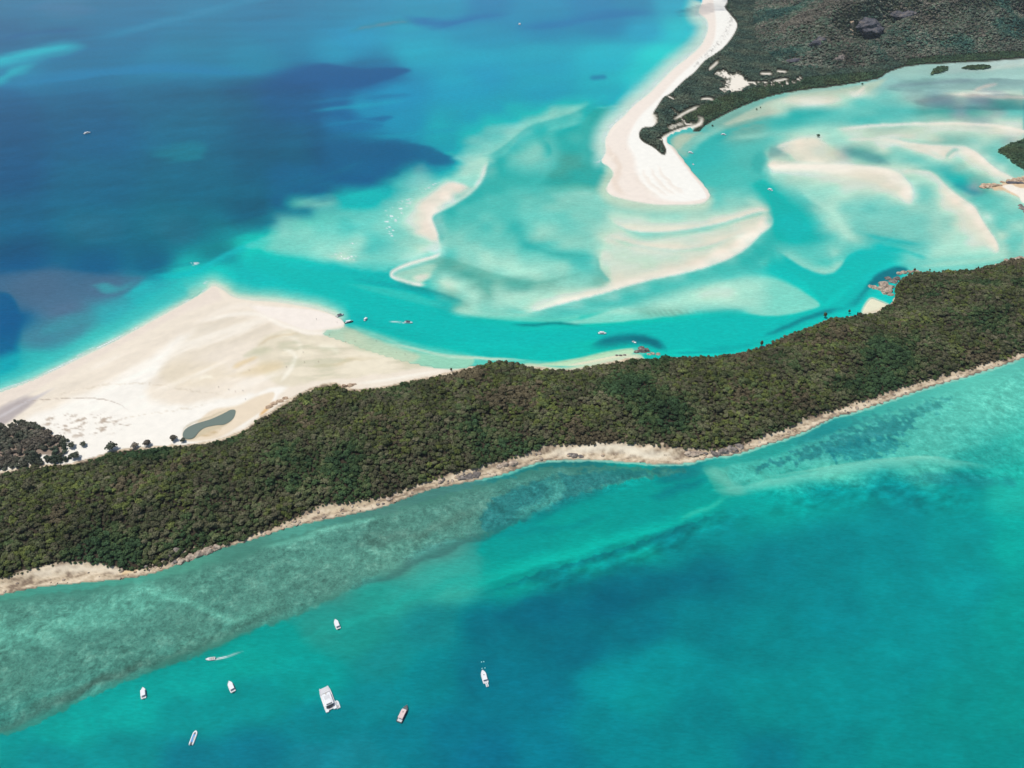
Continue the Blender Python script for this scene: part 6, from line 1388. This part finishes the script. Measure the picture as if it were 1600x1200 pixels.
dinghy(302.5, 1153.5, (6, -16), 8.6, 3.1, "white inflatable boat with a blue cover inside, near bottom left", W_BLUE, W_DARKH)
motor_boat(526.5, 976, (-6, -16), 8.2, 3.3, "white boat with open black stern, just outside the reef edge", top="canopy", motors=2)
motor_boat(361.5, 1073.5, (-6, -15), 8.6, 3.4, "white canopied boat moored between the speedboat and the catamaran", top="canopy", motors=2)
motor_boat(224.5, 1083.5, (-1, -15), 8.0, 3.3, "white canopied boat farthest left, moored beside the reef edge", top="canopy", motors=1)
motor_boat(630, 1116, (10, -20), 11.5, 4.0, "dark hulled cruiser with a pinkish roof, right of the catamaran", top="hardtop", topm=W_PINK, hullm=W_DARKH, motors=0)
motor_boat(756.5, 1058, (-4, -14), 9.4, 3.7, "white pointed launch moored farthest right in the near bay", top="hardtop", motors=0)
dinghy(760.8, 1069.5, (-3, -10), 3.6, 1.8, "small white tender tied behind the pointed launch")
motor_boat(329, 1030.5, (-16, 2.2), 6.0, 2.2, "small white speedboat trailing a foaming wake beside the reef", top="open", name="speedboat")
motor_boat(941, 521.5, (14, .5), 8.5, 3.0, "white cabin cruiser in the channel above the dark patch", top="hardtop", motors=1)
motor_boat(991, 535.5, (8, 4), 5.0, 2.0, "small white runabout moored beside the rounded channel rock", top="open")
motor_boat(531.5, 493.5, (14, -4.5), 8.5, 2.8, "dark grey tender with tan canopy, upper one nosed onto the sand tip", top="canopy", topm=W_DARKH, hullm=W_RUB)
motor_boat(545.5, 503.8, (14, -2.5), 9.0, 2.8, "dark tender with white canopy, lower one at the sand tip", top="canopy", hullm=W_DARKH)
motor_boat(571.5, 499.5, (5, -5), 6.0, 2.4, "little white boat afloat off the sand tip", top="canopy")
motor_boat(638.5, 504.5, (16, 1.5), 9.0, 2.8, "white boat with dark canopy running in mid channel", top="canopy", topm=W_DARKH)
motor_boat(1130.5, 211, (9, 1), 8.5, 3.4, "white boat anchored nearest the mangrove corner of the lagoon", top="canopy", topm=W_GEL)
motor_boat(1079, 239.5, (9, 2), 9.0, 3.2, "white boat anchored close under the inner spit beach", top="canopy")
motor_boat(1083, 257.5, (3, 3), 5.0, 2.4, "tiny white boat below the one by the inner spit beach", top="open")
motor_boat(1203.5, 297.5, (8, 3), 8.5, 3.2, "white boat anchored in the eastern channel beside the cream bar", top="canopy")
motor_boat(812, 38, (3, -8), 14, 5.0, "white boat alone far out off the ocean beach", top="hardtop")
motor_boat(136.5, 208.5, (9, -2), 11, 4.0, "white boat alone on the dark blue sea, upper left", top="hardtop")
# mooring floats by the launch
fm = mat("float_plastic", (.35, .75, .70), .4)[0]
for (px, py, lab) in ((752.5, 1034.5, "pale float, upper left of four above the pointed launch"), (756, 1034, "pale float, upper right of four above the pointed launch"), (753.3, 1044.5, "pale float, lower left of four above the pointed launch"), (757.8, 1043.8, "pale float, lower right of four above the pointed launch")):
    x, y = gnd(px, py); bm = bmesh.new(); bmesh.ops.create_uvsphere(bm, u_segments=12, v_segments=8, radius=.42)
    for v in bm.verts: v.co.z *= .8
    bmesh.ops.create_cone(bm, cap_ends=True, segments=8, radius1=.08, radius2=.05, depth=.35, matrix=Matrix.Translation((0, 0, .45)))
    bb = from_bm("mooring_float", bm, fm, None, True); bb.location = (float(x), float(y), .08); tag(bb, lab, "float")

# ---------------------------------------------------------------- people on the sand
def person_mesh(seed, skin, cloth):
    rs = random.Random(seed); me_ = bpy.data.meshes.new("person"); bm = bmesh.new(); st = rs.uniform(.1, .3)
    J = {"pel": ((0, 0, .95), .14), "ch": ((0, .02, 1.28), .17), "nk": ((0, .02, 1.48), .06), "hd": ((0, .04, 1.62), .10), "tp": ((0, .03, 1.72), .07),
         "hl": ((-.1, 0, .88), .1), "kl": ((-.11, st*.6, .5), .065), "al": ((-.12, st*.4, .08), .045), "fl": ((-.12, st*.4+.16, .04), .04),
         "hr": ((.1, 0, .88), .1), "kr": ((.11, -st*.3, .5), .065), "ar": ((.12, -st, .08), .045), "fr": ((.12, -st+.16, .04), .04),
         "sl": ((-.2, .02, 1.4), .06), "el": ((-.26, -.05, 1.12), .045), "wl": ((-.24, .1, .88), .035), "sr": ((.2, .02, 1.4), .06), "er": ((.26, .05, 1.12), .045), "wr": ((.25, .2, .9), .035)}
    vs = {k_: bm.verts.new(p) for k_, (p, r) in J.items()}
    for a, b_ in (("pel","ch"),("ch","nk"),("nk","hd"),("hd","tp"),("pel","hl"),("hl","kl"),("kl","al"),("al","fl"),("pel","hr"),("hr","kr"),("kr","ar"),("ar","fr"),("ch","sl"),("sl","el"),("el","wl"),("ch","sr"),("sr","er"),("er","wr")): bm.edges.new((vs[a], vs[b_]))
    bm.verts.index_update(); bm.to_mesh(me_); bm.free(); tmp = bpy.data.objects.new("person", me_); C.objects.link(tmp)
    tmp.modifiers.new("skin", 'SKIN'); tmp.modifiers.new("sub", 'SUBSURF').levels = 1
    for i, (k_, (p, r)) in enumerate(J.items()): me_.skin_vertices[0].data[i].radius = (r, r)
    me_.skin_vertices[0].data[0].use_root = True
    dg = bpy.context.evaluated_depsgraph_get(); out = bpy.data.meshes.new_from_object(tmp.evaluated_get(dg)); bpy.data.objects.remove(tmp)
    out.materials.clear(); out.materials.append(skin); out.materials.append(cloth)
    for f in out.polygons:
        c_ = f.center
        f.material_index = 1 if (.6 < c_.z < 1.42 and abs(c_.x) < .24) else 0
        f.use_smooth = True
    return out
SK = mat("skin", (.32, .19, .13), .6)[0]
CL = [worn("clothes_%s" % n_, c_, .8, .2, 6) for n_, c_ in (("navy", (.03, .05, .12)), ("red", (.30, .05, .04)), ("dark", (.04, .04, .045)))]
PM = [person_mesh(i, SK, CL[i]) for i in range(3)]
for i, (px, py) in enumerate(((495,500),(527,505),(515,525),(555,535),(540,536),(588,534),(474,552),(498,566),(476,567),(448,575),(390,580),(342,606),(358,610),(368,613),(380,612),(384,625),(620,552),(633,554))):
    x, y, z = hit(px, py); o = bpy.data.objects.new("person", PM[i % 3]); C.objects.link(o); o.location = (x, y, z-.01); o.rotation_euler = (0, 0, i*2.1); o.scale = (1.05,)*3
    tag(o, "tiny person in dark clothes standing on the wide left sand flat", "person", "people on the left sand flat")
for i, (px, py, lab) in enumerate(((977, 234, "person standing on the white ocean side of the spit"), (1261, 218, "person standing on the cream bar near the lone mangrove bush"))):
    x, y, z = hit(px, py); o = bpy.data.objects.new("person", PM[i]); C.objects.link(o); o.location = (x, y, z); o.scale = (1.05,)*3; tag(o, lab, "person")

# ---------------------------------------------------------------- fair-weather clouds overhead
cmat, nt, b = mat("cloud_vapour", (.9, .9, .92), 1.0, 0, 0)
tr = node(nt, "ShaderNodeBsdfTransparent"); ms = node(nt, "ShaderNodeMixShader"); out = nt.nodes["Material Output"]
geo = node(nt, "ShaderNodeNewGeometry"); nz = node(nt, "ShaderNodeTexNoise"); nz.inputs["Scale"].default_value = .012; nz.inputs["Detail"].default_value = 5
nt.links.new(geo.outputs["Position"], nz.inputs["Vector"]); mr = node(nt, "ShaderNodeMapRange"); mr.inputs[1].default_value = .35; mr.inputs[2].default_value = .62; mr.inputs[3].default_value = .03; mr.inputs[4].default_value = .30
nt.links.new(nz.outputs["Fac"], mr.inputs[0]); nt.links.new(mr.outputs[0], ms.inputs[0]); nt.links.new(tr.outputs[0], ms.inputs[1]); nt.links.new(b.outputs[0], ms.inputs[2]); nt.links.new(ms.outputs[0], out.inputs["Surface"])
def cloud(pts, label, alt=1300.0, thick=60.0):
    P = cr(pts, True, 6); x, y = gnd(P[:, 0], P[:, 1]); k_ = alt/SUN.z; x = x+SUN.x*k_; y = y+SUN.y*k_
    Q = np.stack([x, y], 1); cx, cy = Q.mean(0); n = 44
    xs = np.linspace(Q[:, 0].min(), Q[:, 0].max(), n); ys = np.linspace(Q[:, 1].min(), Q[:, 1].max(), n); X, Y = np.meshgrid(xs, ys)
    d = poly_sd(X, Y, Q)+22*fbm(X, Y, 70, 3); hgt = thick*np.sqrt(np.clip(d/90, 0, 1))*(1+.5*fbm(X, Y, 60, 3))
    top = np.stack([X-cx, Y-cy, hgt], -1).reshape(-1, 3); bot = np.stack([X-cx, Y-cy, -hgt*.25], -1).reshape(-1, 3)
    i_ = np.arange(n*n).reshape(n, n); F = np.stack([i_[:-1, :-1], i_[:-1, 1:], i_[1:, 1:], i_[1:, :-1]], -1).reshape(-1, 4)
    F = F[(d.ravel()[F] > 0).any(1)]
    me_ = ngrid("cloud", np.concatenate([top, bot]), np.concatenate([F, F[:, ::-1]+n*n])); o = link("cloud", me_, None, cmat, True); o.location = (cx, cy, alt); tag(o, label, "cloud")
cloud([(1060,26),(1110,20),(1160,8),(1230,-10),(1330,-30),(1340,-60),(1200,-60),(1130,2),(1080,14)], "flat white cloud overhead shading the far end of the ocean beach")
cloud([(1385,138),(1420,128),(1480,122),(1560,124),(1650,130),(1650,140),(1540,142),(1470,140),(1420,146)], "thin white cloud overhead shading the far lagoon flats")
cloud([(1420,160),(1470,148),(1520,146),(1600,150),(1650,158),(1650,170),(1560,172),(1500,168),(1450,170)], "thin white cloud overhead shading the middle of the lagoon")

# ---------------------------------------------------------------- air
if True:
    x0, x1, y0, y1 = -25500, 25500, -25500, 25500
    bm = rbox(x0, x1, y0, y1, -9, 470, 0, 0, 0, 0)
    hm = bpy.data.materials.new("air"); hm.use_nodes = True; t_ = hm.node_tree; t_.nodes.clear()
    vo = t_.nodes.new("ShaderNodeVolumePrincipled"); ou = t_.nodes.new("ShaderNodeOutputMaterial"); t_.links.new(vo.outputs[0], ou.inputs["Volume"])
    vo.inputs["Density"].default_value = HAZE; vo.inputs["Color"].default_value = (.78, .90, .95, 1); vo.inputs["Anisotropy"].default_value = .2
    hz = from_bm("haze", bm, hm); tag(hz, kind="stuff")
